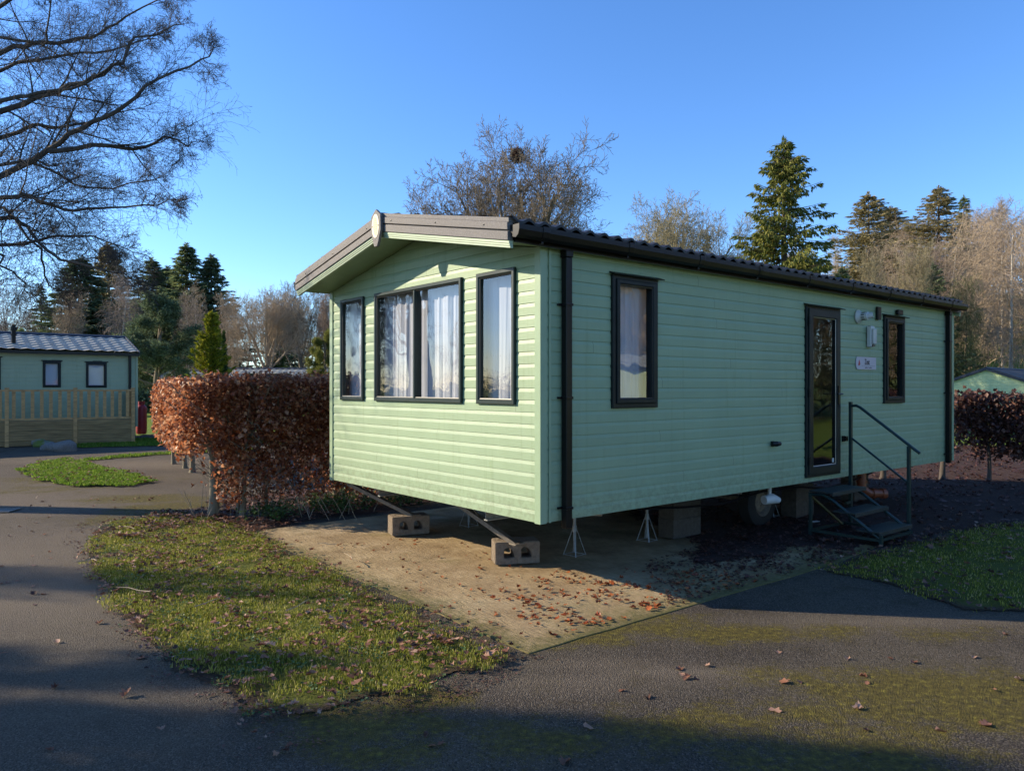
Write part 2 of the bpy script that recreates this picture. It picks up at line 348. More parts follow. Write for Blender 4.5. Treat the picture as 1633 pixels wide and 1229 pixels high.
def tubes_np(brs, sides=3):
    """brs: list of (pts list, radii list) -> V,F quads"""
    groups = {}
    for p, r in brs: groups.setdefault(len(p), []).append((p, r))
    VV, FF, off = [], [], 0
    ang = np.arange(sides) * 2 * np.pi / sides; ca, sa = np.cos(ang), np.sin(ang)
    for k, lst in groups.items():
        P = np.array([a for a, _ in lst], np.float64); Rr = np.array([b for _, b in lst], np.float64); n = len(lst)
        T = np.empty_like(P); T[:, 1:-1] = P[:, 2:] - P[:, :-2]; T[:, 0] = P[:, 1] - P[:, 0]; T[:, -1] = P[:, -1] - P[:, -2]
        T /= np.linalg.norm(T, axis=2, keepdims=True) + 1e-9
        ref = np.array([.31, .23, .92]); A = np.cross(T, ref); A /= np.linalg.norm(A, axis=2, keepdims=True) + 1e-9
        B = np.cross(T, A)
        V = P[:, :, None, :] + Rr[:, :, None, None] * (A[:, :, None, :] * ca[None, None, :, None] + B[:, :, None, :] * sa[None, None, :, None])
        V = V.reshape(-1, 3)
        i = np.arange(n)[:, None, None] * k * sides; j = np.arange(k - 1)[None, :, None] * sides; s = np.arange(sides)[None, None, :]; s2 = (s + 1) % sides
        Q = np.stack([i + j + s, i + j + s2, i + j + sides + s2, i + j + sides + s], -1).reshape(-1, 4)
        VV.append(V); FF.append(Q + off); off += len(V)
    return np.concatenate(VV), np.concatenate(FF)

def rotm(yaw, pitch, roll):
    cy, sy, cp, sp, cr, sr = np.cos(yaw), np.sin(yaw), np.cos(pitch), np.sin(pitch), np.cos(roll), np.sin(roll)
    M = np.empty((len(yaw), 3, 3))
    M[:, 0, 0] = cy * cr - sy * sp * sr; M[:, 0, 1] = -sy * cp; M[:, 0, 2] = cy * sr + sy * sp * cr
    M[:, 1, 0] = sy * cr + cy * sp * sr; M[:, 1, 1] = cy * cp; M[:, 1, 2] = sy * sr - cy * sp * cr
    M[:, 2, 0] = -cp * sr; M[:, 2, 1] = sp; M[:, 2, 2] = cp * cr
    return M
def leaves_np(pos, size, yaw, pitch, roll, fine=False, width=.62, fold=.16, rs=None):
    if fine:
        T = np.array([(0, 0, 0), (-.20, .12, .03), (-.40, .22, .12), (-.27, .42, .05), (-.42, .62, .14), (-.20, .74, .05), (0, 1, .10), (.21, .76, .05), (.40, .60, .13), (.26, .43, .05), (.41, .24, .12), (.18, .10, .03), (0, .46, -.03)])
        Fc = np.array([(i, 12, (i + 1) % 12) for i in range(12)])
    else:
        T = np.array([(0, 0, 0), (-.36, .48, fold), (0, 1, 0), (.36, .48, fold)]); Fc = np.array([(0, 2, 1), (0, 3, 2)])
    T = T.copy(); T[:, 0] *= width / .62; n = len(pos); k = len(T)
    T = np.repeat(T[None], n, 0)
    if fine and rs is not None: T[:, :, 2] += rs.uniform(-.04, .04, (n, k)) + rs.uniform(-.9, 1.3, (n, 1)) * T[:, :, 0] ** 2 + rs.uniform(-.5, .6, (n, 1)) * (T[:, :, 1] - .4) ** 2; T[:, 1:12, :2] *= rs.uniform(.7, 1.2, (n, 11, 1)); T[:, :, 0] *= rs.uniform(.55, 1.1, (n, 1))
    M = rotm(yaw, pitch, roll)
    V = np.einsum('nij,nkj->nki', M, T * size[:, None, None]) + pos[:, None, :]
    Fn = (Fc[None] + (np.arange(n) * k)[:, None, None]).reshape(-1, 3)
    return V.reshape(-1, 3), Fn

def inside(P, poly):
    poly = np.asarray(poly); x, y = P[:, 0], P[:, 1]; r = np.zeros(len(P), bool); j = len(poly) - 1
    for i in range(len(poly)):
        xi, yi = poly[i]; xj, yj = poly[j]
        with np.errstate(divide='ignore', invalid='ignore'):
            c = ((yi > y) != (yj > y)) & (x < (xj - xi) * (y - yi) / (yj - yi + 1e-12) + xi)
        r ^= c; j = i
    return r
def edge_dist(P, poly):
    poly = np.asarray(poly); d = np.full(len(P), 1e9)
    for i in range(len(poly)):
        a = poly[i - 1]; b = poly[i]; ab = b - a; t = np.clip(((P - a) @ ab) / (ab @ ab + 1e-9), 0, 1)
        d = np.minimum(d, np.linalg.norm(P - (a + t[:, None] * ab), axis=1))
    return d
def rough_poly(poly, step=.12, amp=.04, seed=0):
    out = []
    for i in range(len(poly)):
        a = Vector(poly[i]); b = Vector(poly[(i + 1) % len(poly)]); L = (b - a).length; n = max(1, int(L / step))
        t = (b - a).normalized(); nn = Vector((-t.y, t.x))
        for k in range(n):
            p = a + (b - a) * (k / n); s = mnoise.noise((p.x * 2.1 + seed, p.y * 2.1, 0)) * 1.2 + mnoise.noise((p.x * 9 + seed, p.y * 9, 3)) * .7
            out.append((p.x + nn.x * s * amp, p.y + nn.y * s * amp))
    return out
def gpoly(pts): return [ground(*p) for p in pts]
def sheet(name, poly, z, mat, amp=.04, step=.12, inner=.3, mound=0, seed=0, kind='structure', skirt=.05, rim=0):
    if rim: skirt = 0
    poly = rough_poly(poly, step, amp, seed); A = np.array(poly); n = len(poly)
    xs = np.arange(A[:, 0].min(), A[:, 0].max(), inner); ys = np.arange(A[:, 1].min(), A[:, 1].max(), inner)
    G = np.stack(np.meshgrid(xs, ys), -1).reshape(-1, 2); rs = np.random.RandomState(seed); G = G + rs.uniform(-.25, .25, G.shape) * inner
    G = G[inside(G, A)]; G = G[edge_dist(G, A) > inner * .4] if len(G) else G
    if rim:
        h = rim / 4; xs = np.arange(A[:, 0].min(), A[:, 0].max(), h); ys = np.arange(A[:, 1].min(), A[:, 1].max(), h); G2 = np.stack(np.meshgrid(xs, ys), -1).reshape(-1, 2); G2 = G2 + rs.uniform(-.2, .2, G2.shape) * h
        G2 = G2[inside(G2, A)]; e = edge_dist(G2, A); G2 = G2[(e > h * .5) & (e < rim * 1.3)]; G = G[edge_dist(G, A) > rim * 1.3]; G = np.concatenate([G, G2])
    vs = [Vector(p) for p in poly] + [Vector(p) for p in G]
    v2, _, f2, _, _, _ = delaunay_2d_cdt(vs, [(i, (i + 1) % n) for i in range(n)], [], 1, 1e-5)
    V2 = np.array([(v.x, v.y) for v in v2]); d = edge_dist(V2, A)
    Z = z + mound * np.minimum(1, d / .9) ** 2 * (.6 + .4 * np.array([mnoise.noise((p[0] * 1.7, p[1] * 1.7, seed)) for p in V2]))
    Z[d < 1e-4] = z - .002 if not skirt else z
    V = [(p[0], p[1], zz) for p, zz in zip(V2, Z)]
    if skirt:   # turn the rim down into what lies below
        m = len(V); V += [(p[0], p[1], z - skirt) for p in poly]
        idx = list(range(n)); f2 = [list(f) for f in f2] + [[i, (i + 1) % n, m + (i + 1) % n, m + i] for i in range(n)]
    me = bpy.data.meshes.new(name); me.from_pydata(V, [], [list(f) for f in f2]); me.update()
    bm = bmesh.new(); bm.from_mesh(me)
    for f in bm.faces:
        if abs(f.normal.z) > .5 and f.normal.z < 0: f.normal_flip()
    bm.to_mesh(me); bm.free()
    if rim: ea = me.attributes.new('edge', 'FLOAT', 'POINT'); ea.data.foreach_set('value', np.clip(d / rim, 0, 1)[:len(me.vertices)].astype(np.float32))
    o = link(name, me, mat); tagit(o, kind=kind); return o, A

def terrain(x, y):
    s = np.clip((np.asarray(y, float) - 44) / 42, 0, 1); s = s * s * (3 - 2 * s)
    t = np.clip((np.asarray(x, float) - 2) / 26, 0, 1); t = t * t * (3 - 2 * t)
    return 11.0 * s * t + 1.2 * s
# ------------------------------------------------------------------ camera, light
cam = bpy.data.objects.new('camera', bpy.data.cameras.new('camera')); COL.objects.link(cam); SC.camera = cam
cam.location = (0, 0, H); cam.rotation_euler = (R(90), 0, 0)
cam.data.sensor_width = 36; cam.data.lens = 36 * F_ / 1633; cam.data.shift_y = 2.5 / 1633; cam.data.clip_end = 2000; cam.data.clip_start = .05
EL = R(24.5); SD = Vector((-.9887 * math.cos(EL), .15 * math.cos(EL), math.sin(EL)))
sun = bpy.data.objects.new('sun', bpy.data.lights.new('sun', 'SUN')); COL.objects.link(sun)
sun.data.energy = 2.8; sun.data.angle = R(.55); sun.data.color = (1, .86, .64)
sun.rotation_euler = SD.to_track_quat('Z', 'Y').to_euler(); sun.location = (-20, 3, 20)
w = bpy.data.worlds.new('World'); SC.world = w; w.use_nodes = True; nt = w.node_tree
sky = nt.nodes.new('ShaderNodeTexSky'); sky.sky_type = 'NISHITA'; sky.sun_disc = False; sky.sun_elevation = EL
sky.sun_rotation = math.atan2(-.9887, .15); sky.altitude = 300; sky.air_density = 1.0; sky.dust_density = .25; sky.ozone_density = 2.6
hs = nt.nodes.new('ShaderNodeHueSaturation'); hs.inputs['Saturation'].default_value = 1.15
nt.links.new(sky.outputs[0], hs.inputs['Color']); tint = mixc(nt, 1.0, hs.outputs[0], (.68, .80, 1.0), 'MULTIPLY')
nt.links.new(tint, nt.nodes['Background'].inputs[0]); nt.nodes['Background'].inputs[1].default_value = .094
SC.view_settings.view_transform = 'Standard'; SC.view_settings.look = 'None'; SC.view_settings.exposure = 1.58
SC.render.engine = 'CYCLES'
try:
    SC.cycles.use_denoising = True; SC.cycles.transparent_max_bounces = 16; SC.cycles.max_bounces = 6
    SC.cycles.use_adaptive_sampling = True
except Exception: pass

# ------------------------------------------------------------------ ground, road, pad, verges
def build_ground():
    xs = np.unique(np.concatenate([np.linspace(-260, -40, 12), np.linspace(-40, 60, 51), np.linspace(60, 300, 12)]))
    ys = np.unique(np.concatenate([np.linspace(-60, 0, 5), np.linspace(0, 140, 71), np.linspace(140, 700, 12)]))
    X, Y = np.meshgrid(xs, ys); Z = terrain(X, Y) - .03
    V = np.stack([X, Y, Z], -1).reshape(-1, 3); nx = len(xs); ny = len(ys)
    i = np.arange(ny - 1)[:, None] * nx + np.arange(nx - 1)[None]; Q = np.stack([i, i + 1, i + nx + 1, i + nx], -1).reshape(-1, 4)
    tagit(link('ground', mesh_np('ground', V, Q), FIELD, smooth=True), kind='structure')
build_ground()
def build_road():
    xs = np.arange(-26, 14.01, .14); ys = np.arange(-3, 22.6, .14); X, Y = np.meshgrid(xs, ys); V = np.stack([X, Y, X * 0], -1).reshape(-1, 3)
    nx, ny = len(xs), len(ys)
    V[:, 2] = [.0015 * mnoise.noise((p[0] * .6, p[1] * .6, 0)) for p in V]
    i = np.arange(ny - 1)[:, None] * nx + np.arange(nx - 1)[None]; Q = np.stack([i, i + 1, i + nx + 1, i + nx], -1).reshape(-1, 4)
    me = mesh_np('road', V, Q); moss = np.zeros(len(V)); pale = np.zeros(len(V))
    def blob(arr, px, py, rx, ry, s):
        gx, gy = ground(px, py); arr[:] = np.maximum(arr, s * np.exp(-(((V[:, 0] - gx) / rx) ** 2 + ((V[:, 1] - gy) / ry) ** 2)))
    for b in ((900, 1010, .7, .35, 1), (1040, 1000, .8, .3, .75), (1180, 1010, .7, .3, .95), (1300, 1005, .8, .25, .7), (1480, 1010, .9, .3, .6), (1250, 1080, .8, .35, .6),
              (840, 1180, .5, .3, .8), (560, 1150, .5, .4, .9), (650, 1120, .5, .3, .8), (1350, 1130, .9, .3, .75), (1580, 1140, .5, .3, .9), (1450, 1180, .6, .25, .7),
              (300, 810, 1.4, .9, 1), (230, 795, 1.5, .7, .85), (120, 765, 2.5, 1, .7), (60, 780, 2, 1, .6), (180, 830, .8, .7, .7), (60, 830, 1.2, 1, .35), (1600, 1010, .8, .3, .5), (960, 1000, .5, .12, 1), (1050, 985, .5, .1, 1), (1500, 1100, 1.2, .5, .9), (1100, 1160, 1, .4, .7), (1350, 1200, 1, .4, .8), (620, 1200, .5, .3, .7), (700, 1150, .5, .3, .6), (1000, 1130, .5, .25, .4)):
        blob(moss, *b)
    for b in ((1100, 1075, .6, .1, .8), (900, 1090, .5, .12, .6), (120, 770, 2.2, .6, .6), (250, 740, 3.2, 1.6, .85), (60, 735, 2.5, 1.0, .7), (960, 1060, .5, .12, .5), (60, 950, 1.4, 1.2, .9), (-150, 900, 3, 2.5, .9), (120, 860, 1.5, 1.6, .8), (0, 800, 3, 2, .8), (150, 715, 8, .8, .5), (1420, 990, 1.2, .18, .5)):
        blob(pale, *b)
    ap = 1 / (1 + np.exp(-(V[:, 0] + 1.6 - .25 * (5 - V[:, 1])) * 2.5)); moss[:] = np.maximum(moss, .26 * ap * (V[:, 1] < 7)); pale[:] = np.maximum(pale, .35 * (1 - ap))
    for nm, arr in (('moss', moss), ('pale', pale)):
        a = me.attributes.new(nm, 'FLOAT', 'POINT'); a.data.foreach_set('value', arr.astype(np.float32))
    tagit(link('road', me, ASPH, smooth=True), kind='structure')
build_road()
ANG = math.atan2(1197, 1454); P0 = Vector((.232, 6.1, 0)); CM = Matrix.Translation(P0) @ Matrix.Rotation(ANG, 4, 'Z')
def cw(x, y, z=0): v = CM @ Vector((x, y, z)); return (v.x, v.y)

# soil fringes first, then what lies over them
V_SOIL = gpoly([(120, 868), (150, 836), (260, 812), (330, 806), (450, 792), (560, 785), (640, 800), (560, 822), (450, 840), (410, 852), (620, 955), (820, 1044), (775, 1070), (640, 1098), (510, 1134), (440, 1150), (412, 1180), (410, 1240), (388, 1240), (366, 1160), (330, 1120), (240, 1078), (190, 1000), (150, 930)])
soilv, _ = sheet('verge_soil', V_SOIL, .004, SOIL, .10, .12, .4, .006, 3, rim=.34)
V_GRASS = gpoly([(122, 885), (165, 838), (270, 815), (350, 828), (412, 850), (625, 948), (830, 1042), (800, 1072), (690, 1105), (600, 1130), (500, 1152), (395, 1150), (345, 1100), (250, 1065), (200, 1025), (165, 970), (135, 925)])
grassv, VG = sheet('grass_verge', V_GRASS, .008, SOILG, .06, .1, .2, .03, 5, rim=.3)
HB = gpoly([(330, 842), (345, 800), (420, 785), (560, 772), (700, 765), (700, 800), (600, 822), (520, 828), (450, 842), (400, 850)])
sheet('hedge_bed', HB, .009, SOILR, .08, .12, .3, .03, 9, rim=.3)
# concrete hardstanding
PAD = [cw(-.88, -.86), cw(3.1, -.9), cw(4.3, -.9), cw(9.2, -.9), cw(9.2, 4.3), cw(-.8, 4.3)]
def pad():
    root = MB(); pts = [(-.88, -.87), (3.0, -.9), (4.15, -.80), (4.4, -.1), (5.2, .3), (5.6, 4.35), (-.80, 4.35)]
    pl = rough_poly(pts, .25, .018, 2)
    root.prism(pl, lambda u, z, d: (u, z, d), -.05, .007)
    o = root.build('concrete_pad', CONC, bevel=.004); o.location = P0; o.rotation_euler = (0, 0, ANG); tagit(o, kind='structure')
pad()
sheet('pad_debris', [cw(1.2, -.82), cw(4.3, -.82), cw(5.0, .2), cw(5.5, 2.6), cw(3.4, 3.2), cw(2.6, 1.2), cw(1.7, .4)], .0105, SOILR, .15, .2, .4, .0, 61, rim=1.3)
# right-hand shaded lawn and the leafy soil behind the steps
R_GRASS = [ground(1285, 910), ground(1340, 888), ground(1400, 872), ground(1470, 855), ground(1560, 838), (7.2, 9.8), (11, 10.5), (13, 6), (8.5, 5.4), (4.0, 5.62), ground(1560, 984), ground(1520, 975), ground(1400, 935)]
rg, RG = sheet('lawn', R_GRASS, .009, SOILG, .06, .12, .25, .03, 11, rim=.35)
R_SOIL = [cw(3.2, .6), cw(3.5, -.88), cw(4.2, -.93), cw(4.6, -1.25), (5.2, 8.8), (7.2, 9.4), (14, 10.3), (16, 22), (6, 22), cw(9.3, 4.4), cw(4.4, 4.4)]
sheet('leafy_soil', R_SOIL, .006, SOILR, .06, .2, .5, .02, 13, rim=.4)
# far left strips
def far_poly(pts): return gpoly(pts)
isl, IG = sheet('grass_island', far_poly([(20, 752), (60, 738), (105, 731), (150, 740), (205, 753), (265, 768), (215, 776), (120, 779), (60, 770)]), .008, LAWN, .14, .3, .4, .04, 17, rim=.7)
fs1, FG = sheet('grass_strip', far_poly([(100, 716), (135, 704), (200, 700), (300, 699), (520, 700), (520, 709), (290, 711), (180, 714)]), .008, LAWN, .1, .4, .8, .04, 19, rim=.5)
fs2, FG2 = sheet('grass_edge', far_poly([(118, 734), (200, 726), (290, 720), (420, 716), (420, 719), (292, 724), (205, 730), (130, 737)]), .008, LAWN, .06, .3, .5, .02, 23, rim=.3)
sheet('flower_bed', far_poly([(-120, 722), (-60, 706), (40, 700), (120, 703), (118, 712), (60, 717), (0, 720)]), .015, SOILR, .1, .3, .8, .08, 29)
sheet('grass_patch', far_poly([(-160, 736), (-60, 724), (22, 717), (40, 716), (10, 722), (-60, 732)]), .008, LAWN, .1, .3, .6, .02, 31, rim=.5)
sheet('far_path', [(-20, 23), (-4, 23), (-2, 29), (-13, 29.5), (-13.4, 25.5), (-20, 24.2)], .004, ASPH, .05, .5, 1, 0, 37)

def blades(name, polyA, n, h0, h1, wd, mat, z, seed, patch=.35, clear=None):
    rs = np.random.RandomState(seed); A = polyA
    P = rs.uniform(A.min(0), A.max(0), (n * 3, 2)); P = P[inside(P, A)]
    m = np.array([mnoise.noise((p[0] * 2.3, p[1] * 2.3, seed)) + .5 * mnoise.noise((p[0] * 9, p[1] * 9, seed)) for p in P])
    ed = edge_dist(P, A); P = P[(m + rs.uniform(-.35, .35, len(P)) > -patch) & (ed + m * .22 + rs.uniform(-.08, .08, len(P)) > .13)][:n]; m = len(P)
    tall = np.array([mnoise.noise((p[0] * 5, p[1] * 5, seed + 9)) for p in P]); h = rs.uniform(h0, h1, m) * np.where(tall > .25, 1.5, 1) * np.where(rs.uniform(0, 1, m) > .985, 1.7, 1); yaw = rs.uniform(0, 6.28, m); lean = rs.uniform(.05, 1.0, m) * h
    d = np.stack([np.cos(yaw), np.sin(yaw)], -1); s = np.stack([-d[:, 1], d[:, 0]], -1) * (wd * rs.uniform(.6, 1.3, m))[:, None]
    zz = np.full(m, z)
    V = np.empty((m, 5, 3))
    V[:, 0, :2] = P - s; V[:, 1, :2] = P + s; V[:, 2, :2] = P + s * .7 + d * (lean * .35)[:, None]; V[:, 3, :2] = P - s * .7 + d * (lean * .35)[:, None]; V[:, 4, :2] = P + d * lean[:, None]
    V[:, 0, 2] = V[:, 1, 2] = zz - .004; V[:, 2, 2] = V[:, 3, 2] = zz + h * .6; V[:, 4, 2] = zz + h * rs.uniform(.7, 1, m)
    b = (np.arange(m) * 5)[:, None]; Fc = np.concatenate([b + [0, 1, 2], b + [0, 2, 3], b + [3, 2, 4]])
    return tagit(link(name, mesh_np(name, V.reshape(-1, 3), Fc), mat), kind='stuff', label=None)
g = blades('grass', VG, 135000, .007, .026, .0026, GRASS, .026, 1, .12); g['label'] = 'short green grass growing on the near verge'; 
g = blades('grass', RG, 65000, .008, .026, .0035, GRASS, .024, 2, .15); g['label'] = 'shaded short grass right of the steps'
g = blades('grass', IG, 42000, .012, .04, .008, GRASSF, .03, 3, .5); g['label'] = 'sunlit grass on the island in the drive'
g = blades('grass', FG, 22000, .015, .05, .012, GRASSF, .03, 4, .8); g['label'] = 'sunlit grass strip before the timber deck'
g = blades('grass', FG2, 7000, .015, .05, .012, GRASSF, .02, 5, .8); g['label'] = 'thin sunlit grass line along the far drive'

def scatter_leaves(name, label, spec, mat, seed, fine=True):
    rs = np.random.RandomState(seed); Ps = []; Ss = []
    for poly, n, z, s0, s1 in spec:
        A = np.array(poly); P = rs.uniform(A.min(0), A.max(0), (n * 6, 2)); P = P[inside(P, A)]
        m = np.array([mnoise.noise((p[0] * 3, p[1] * 3, seed + 5)) for p in P]); P = P[m + rs.uniform(-.5, .5, len(P)) > 0][:n]
        Ps.append(np.column_stack([P, np.full(len(P), z) + rs.uniform(0, .004 if z < .03 else .012, len(P))])); Ss.append(rs.uniform(s0, s1, len(P)))
    P = np.concatenate(Ps); S = np.concatenate(Ss); n = len(P)
    V, Fc = leaves_np(P, S, rs.uniform(0, 6.28, n), rs.normal(0.02, .13, n), rs.normal(0, .16, n), fine, .8, .16, rs)
    tagit(link(name, mesh_np(name, V, Fc), mat), label=label, kind='stuff')
hedge_bed = gpoly([(160, 868), (250, 822), (330, 815), (330, 800), (560, 780), (640, 800), (560, 822), (480, 838), (410, 852), (300, 842), (200, 866)])
scatter_leaves('fallen_leaves', 'dry brown leaves lying on the near verge and under the hedge', [
    (VG, 2300, .046, .016, .058), (hedge_bed, 1700, .05, .03, .07), (gpoly([(500, 1000), (560, 985), (800, 1040), (780, 1065), (600, 1050)]), 80, .06, .035, .07),
    (gpoly([(150, 960), (120, 880), (170, 900), (260, 1040), (400, 1120), (470, 1200), (420, 1229), (360, 1150)]), 320, .02, .02, .05),
    (RG, 1000, .046, .03, .075), (gpoly([(0, 900), (0, 1229), (1633, 1229), (1633, 1000), (900, 1050), (400, 1229), (200, 1000)]), 75, .002, .035, .07),
    (gpoly([(0, 800), (260, 790), (150, 850), (100, 1000), (0, 1000)]), 60, .002, .03, .06), (IG, 200, .06, .04, .07)], LITTER, 41)
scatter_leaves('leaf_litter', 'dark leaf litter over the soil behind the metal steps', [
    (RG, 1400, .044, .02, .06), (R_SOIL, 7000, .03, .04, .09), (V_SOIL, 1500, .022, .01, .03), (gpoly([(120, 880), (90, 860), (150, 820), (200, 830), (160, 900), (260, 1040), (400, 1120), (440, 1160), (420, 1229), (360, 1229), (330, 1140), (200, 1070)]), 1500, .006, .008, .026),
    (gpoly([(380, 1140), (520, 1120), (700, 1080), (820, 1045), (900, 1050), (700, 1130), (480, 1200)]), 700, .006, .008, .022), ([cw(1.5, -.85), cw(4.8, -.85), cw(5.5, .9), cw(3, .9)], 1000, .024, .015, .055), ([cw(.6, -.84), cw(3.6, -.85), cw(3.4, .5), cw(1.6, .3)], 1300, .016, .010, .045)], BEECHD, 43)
scatter_leaves('wet_leaves', 'flat wet orange leaves on the sunlit end of the concrete', [
    ([cw(-.6, -.75), cw(1.9, -.84), cw(1.9, -.3), cw(.8, .5), cw(-.3, .4)], 330, .020, .02, .06), ([cw(-.75, -.7), cw(.8, -.8), cw(.8, 2.5), cw(-.75, 3.5)], 150, .016, .02, .05)], LITTERW, 44)

# low ivy and weeds under the hedge
def ivy():
    rs = np.random.RandomState(5); A = np.array(gpoly([(360, 838), (420, 822), (520, 800), (700, 775), (700, 806), (600, 818), (520, 826), (440, 838)]))
    P = rs.uniform(A.min(0), A.max(0), (30000, 2)); P = P[inside(P, A)]; m = np.array([mnoise.noise((p[0] * 3, p[1] * 3, 1)) for p in P]); P = P[m > -.05][:3800]; n = len(P)
    V, Fc = leaves_np(np.column_stack([P, .05 + rs.uniform(0, .14, n)]), rs.uniform(.03, .06, n), rs.uniform(0, 6.28, n), rs.normal(.2, .4, n), rs.normal(0, .4, n))
    tagit(link('ivy', mesh_np('ivy', V, Fc), IVY), label='low ivy and weeds under the near hedge', kind='stuff')
ivy()
def clover():
    rs = np.random.RandomState(15); P = rs.uniform(VG.min(0), VG.max(0), (40000, 2)); P = P[inside(P, VG)]; m = np.array([mnoise.noise((p[0] * 4, p[1] * 4, 7)) for p in P]); P = P[m > .12][:7000]; n = len(P)
    V, Fc = leaves_np(np.column_stack([P, .03 + rs.uniform(0, .018, n)]), rs.uniform(.012, .024, n), rs.uniform(0, 6.28, n), rs.normal(.1, .3, n), rs.normal(0, .3, n), False, .8)
    tagit(link('clover', mesh_np('clover', V, Fc), IVY), label='clover and small weeds among the near grass', kind='stuff')
clover()
def sticks():
    rs = random.Random(3); br = []
    spots = [(430, 865), (215, 850), (330, 870), (290, 925), (310, 985), (250, 960), (520, 880), (170, 905), (470, 990), (560, 905), (380, 845), (60, 800), (120, 905)]
    for px, py in spots:
        x, y = ground(px + rs.uniform(-20, 20), py); a = rs.uniform(0, 3.1)
        L = rs.uniform(.15, .4); z = .075 if x > -3.6 else .05
        pts = [(x + math.cos(a) * L * t + rs.uniform(-.02, .02), y + math.sin(a) * L * t, z + rs.uniform(0, .02)) for t in (0, .33, .66, 1)]
        br.append((pts, [.005, .004, .004, .002]))
    for k in range(60):   # dead stems standing under the hedge
        x, y = ground(rs.uniform(300, 600), rs.uniform(805, 835)); a = rs.uniform(0, 6.3)
        L = rs.uniform(.12, .5); pts = [(x + math.cos(a) * L * .5 * t, y + math.sin(a) * L * .5 * t, .03 + L * t - .1 * L * t * t) for t in (0, .33, .66, 1)]
        br.append((pts, [.004, .003, .003, .0015]))
    V, Q = tubes_np(br, 4); tagit(link('twigs', mesh_np('twigs', V, Q), TWIGT), label='dry pale twigs and stems strewn over the verge', kind='stuff')
sticks()
#@@CARAVAN
# ------------------------------------------------------------------ the static caravan
W_, L_ = 3.763, 8.37; ZB, ZT = .624, 2.877
def sd_t(px):                       # along the long side
    r = (px - CX) / F_; return (r * P0.y - P0.x) / (math.cos(ANG) - r * math.sin(ANG))
def sd(px, py):
    t = sd_t(px); Y = P0.y + math.sin(ANG) * t; return t, H - (py - HY) / F_ * Y
def fr(px, py):
    r = (px - CX) / F_; u = (P0.x - r * P0.y) / (math.sin(ANG) + r * math.cos(ANG)); Y = P0.y + math.cos(ANG) * u
    return u, H - (py - HY) / F_ * Y
def cladding(name, P, u0, u1, z0, z1, mat, parent, openings=(), pitch=.1, depth=.0085, gable=None, flip=False):
    """shiplap boards as real relief; gable=(umid, zridge): boards go on above z1 under the slopes"""
    ztop = gable[1] if gable else z1; prof = []; z = z0
    while z < ztop - 1e-4:
        prof += [(z, depth), (z + pitch * .66, depth), (z + pitch * .95, depth * .3), (z + pitch * .985, depth * .1)]; z += pitch
    def dz(q):
        k = ((q - z0) % pitch) / pitch; a = [(0, depth), (.66, depth), (.95, depth * .3), (.985, depth * .1), (1, depth * .1)]
        for (p, d), (p2, d2) in zip(a, a[1:]):
            if p <= k <= p2: return d + (d2 - d) * (k - p) / (p2 - p + 1e-9)
        return depth
    brk = [(z, d, False) for z, d in prof if z < ztop - 1e-4]
    ex = {z1} | {o[2] for o in openings} | {o[3] for o in openings} | {ztop}
    for e in ex:
        if all(abs(e - b[0]) > 1e-4 for b in brk): brk.append((e, dz(e), True))
    brk.sort(key=lambda b: b[0]); vs, fs = [], []
    def quad(a, b, c, d):
        n = len(vs); vs.extend([a, b, c, d]); fs.append([n + 3, n + 2, n + 1, n] if flip else [n, n + 1, n + 2, n + 3])
    def span(zz):
        if not gable or zz <= z1 + 1e-6: return u0, u1
        k = (zz - z1) / (gable[1] - z1); return u0 + (gable[0] - u0) * k, u1 + (gable[0] - u1) * k
    for i, ((za, da, _), (zb, db, _)) in enumerate(zip(brk, brk[1:])):
        zm = (za + zb) / 2; kf = ((zm - z0) % pitch) / pitch
        starts = abs(((zb - z0) / pitch) - round((zb - z0) / pitch)) < 1e-3
        dbb = depth * .1 if starts else db
        cuts = sorted((o[0], o[1]) for o in openings if o[2] < zm < o[3])
        a0, a1 = span(za); b0, b1 = span(zb)
        if not cuts:
            quad(P(a0, za, da), P(a1, za, da), P(b1, zb, dbb), P(b0, zb, dbb))
        else:
            cur = a0
            for c0, c1 in cuts + [(a1, None)]:
                if c0 > cur: quad(P(cur, za, da), P(c0, za, da), P(c0, zb, dbb), P(cur, zb, dbb))
                if c1 is not None: cur = c1
        if starts:   # underside of the next board
            b0c = [b0] + [c for q in cuts for c in (q[0], q[1])] + [b1]
            for c0, c1 in zip(b0c[::2], b0c[1::2]): quad(P(c0, zb, dbb), P(c1, zb, dbb), P(c1, zb, depth), P(c0, zb, depth))
    me = bpy.data.meshes.new(name); me.from_pydata([tuple(v) for v in vs], [], fs); me.update()
    o = link(name, me, mat, parent); return o
def lining(name, P, u0, u1, z0, z1, openings, mat, parent, d=-.07):
    us = sorted({u0, u1} | {o[0] for o in openings} | {o[1] for o in openings}); zs = sorted({z0, z1} | {o[2] for o in openings} | {o[3] for o in openings})
    mb = MB()
    for a, b in zip(us, us[1:]):
        for c, e in zip(zs, zs[1:]):
            m, n = (a + b) / 2, (c + e) / 2
            if not any(o[0] < m < o[1] and o[2] < n < o[3] for o in openings): mb.add([P(a, c, d), P(b, c, d), P(b, e, d), P(a, e, d)], [(0, 1, 2, 3)])
    return mb
SIDE = lambda u, z, d: Vector((u, -d, z)); FRONT = lambda u, z, d: Vector((-d, u, z))
REAR = lambda u, z, d: Vector((L_ + d, u, z)); BACK = lambda u, z, d: Vector((u, W_ + d, z))

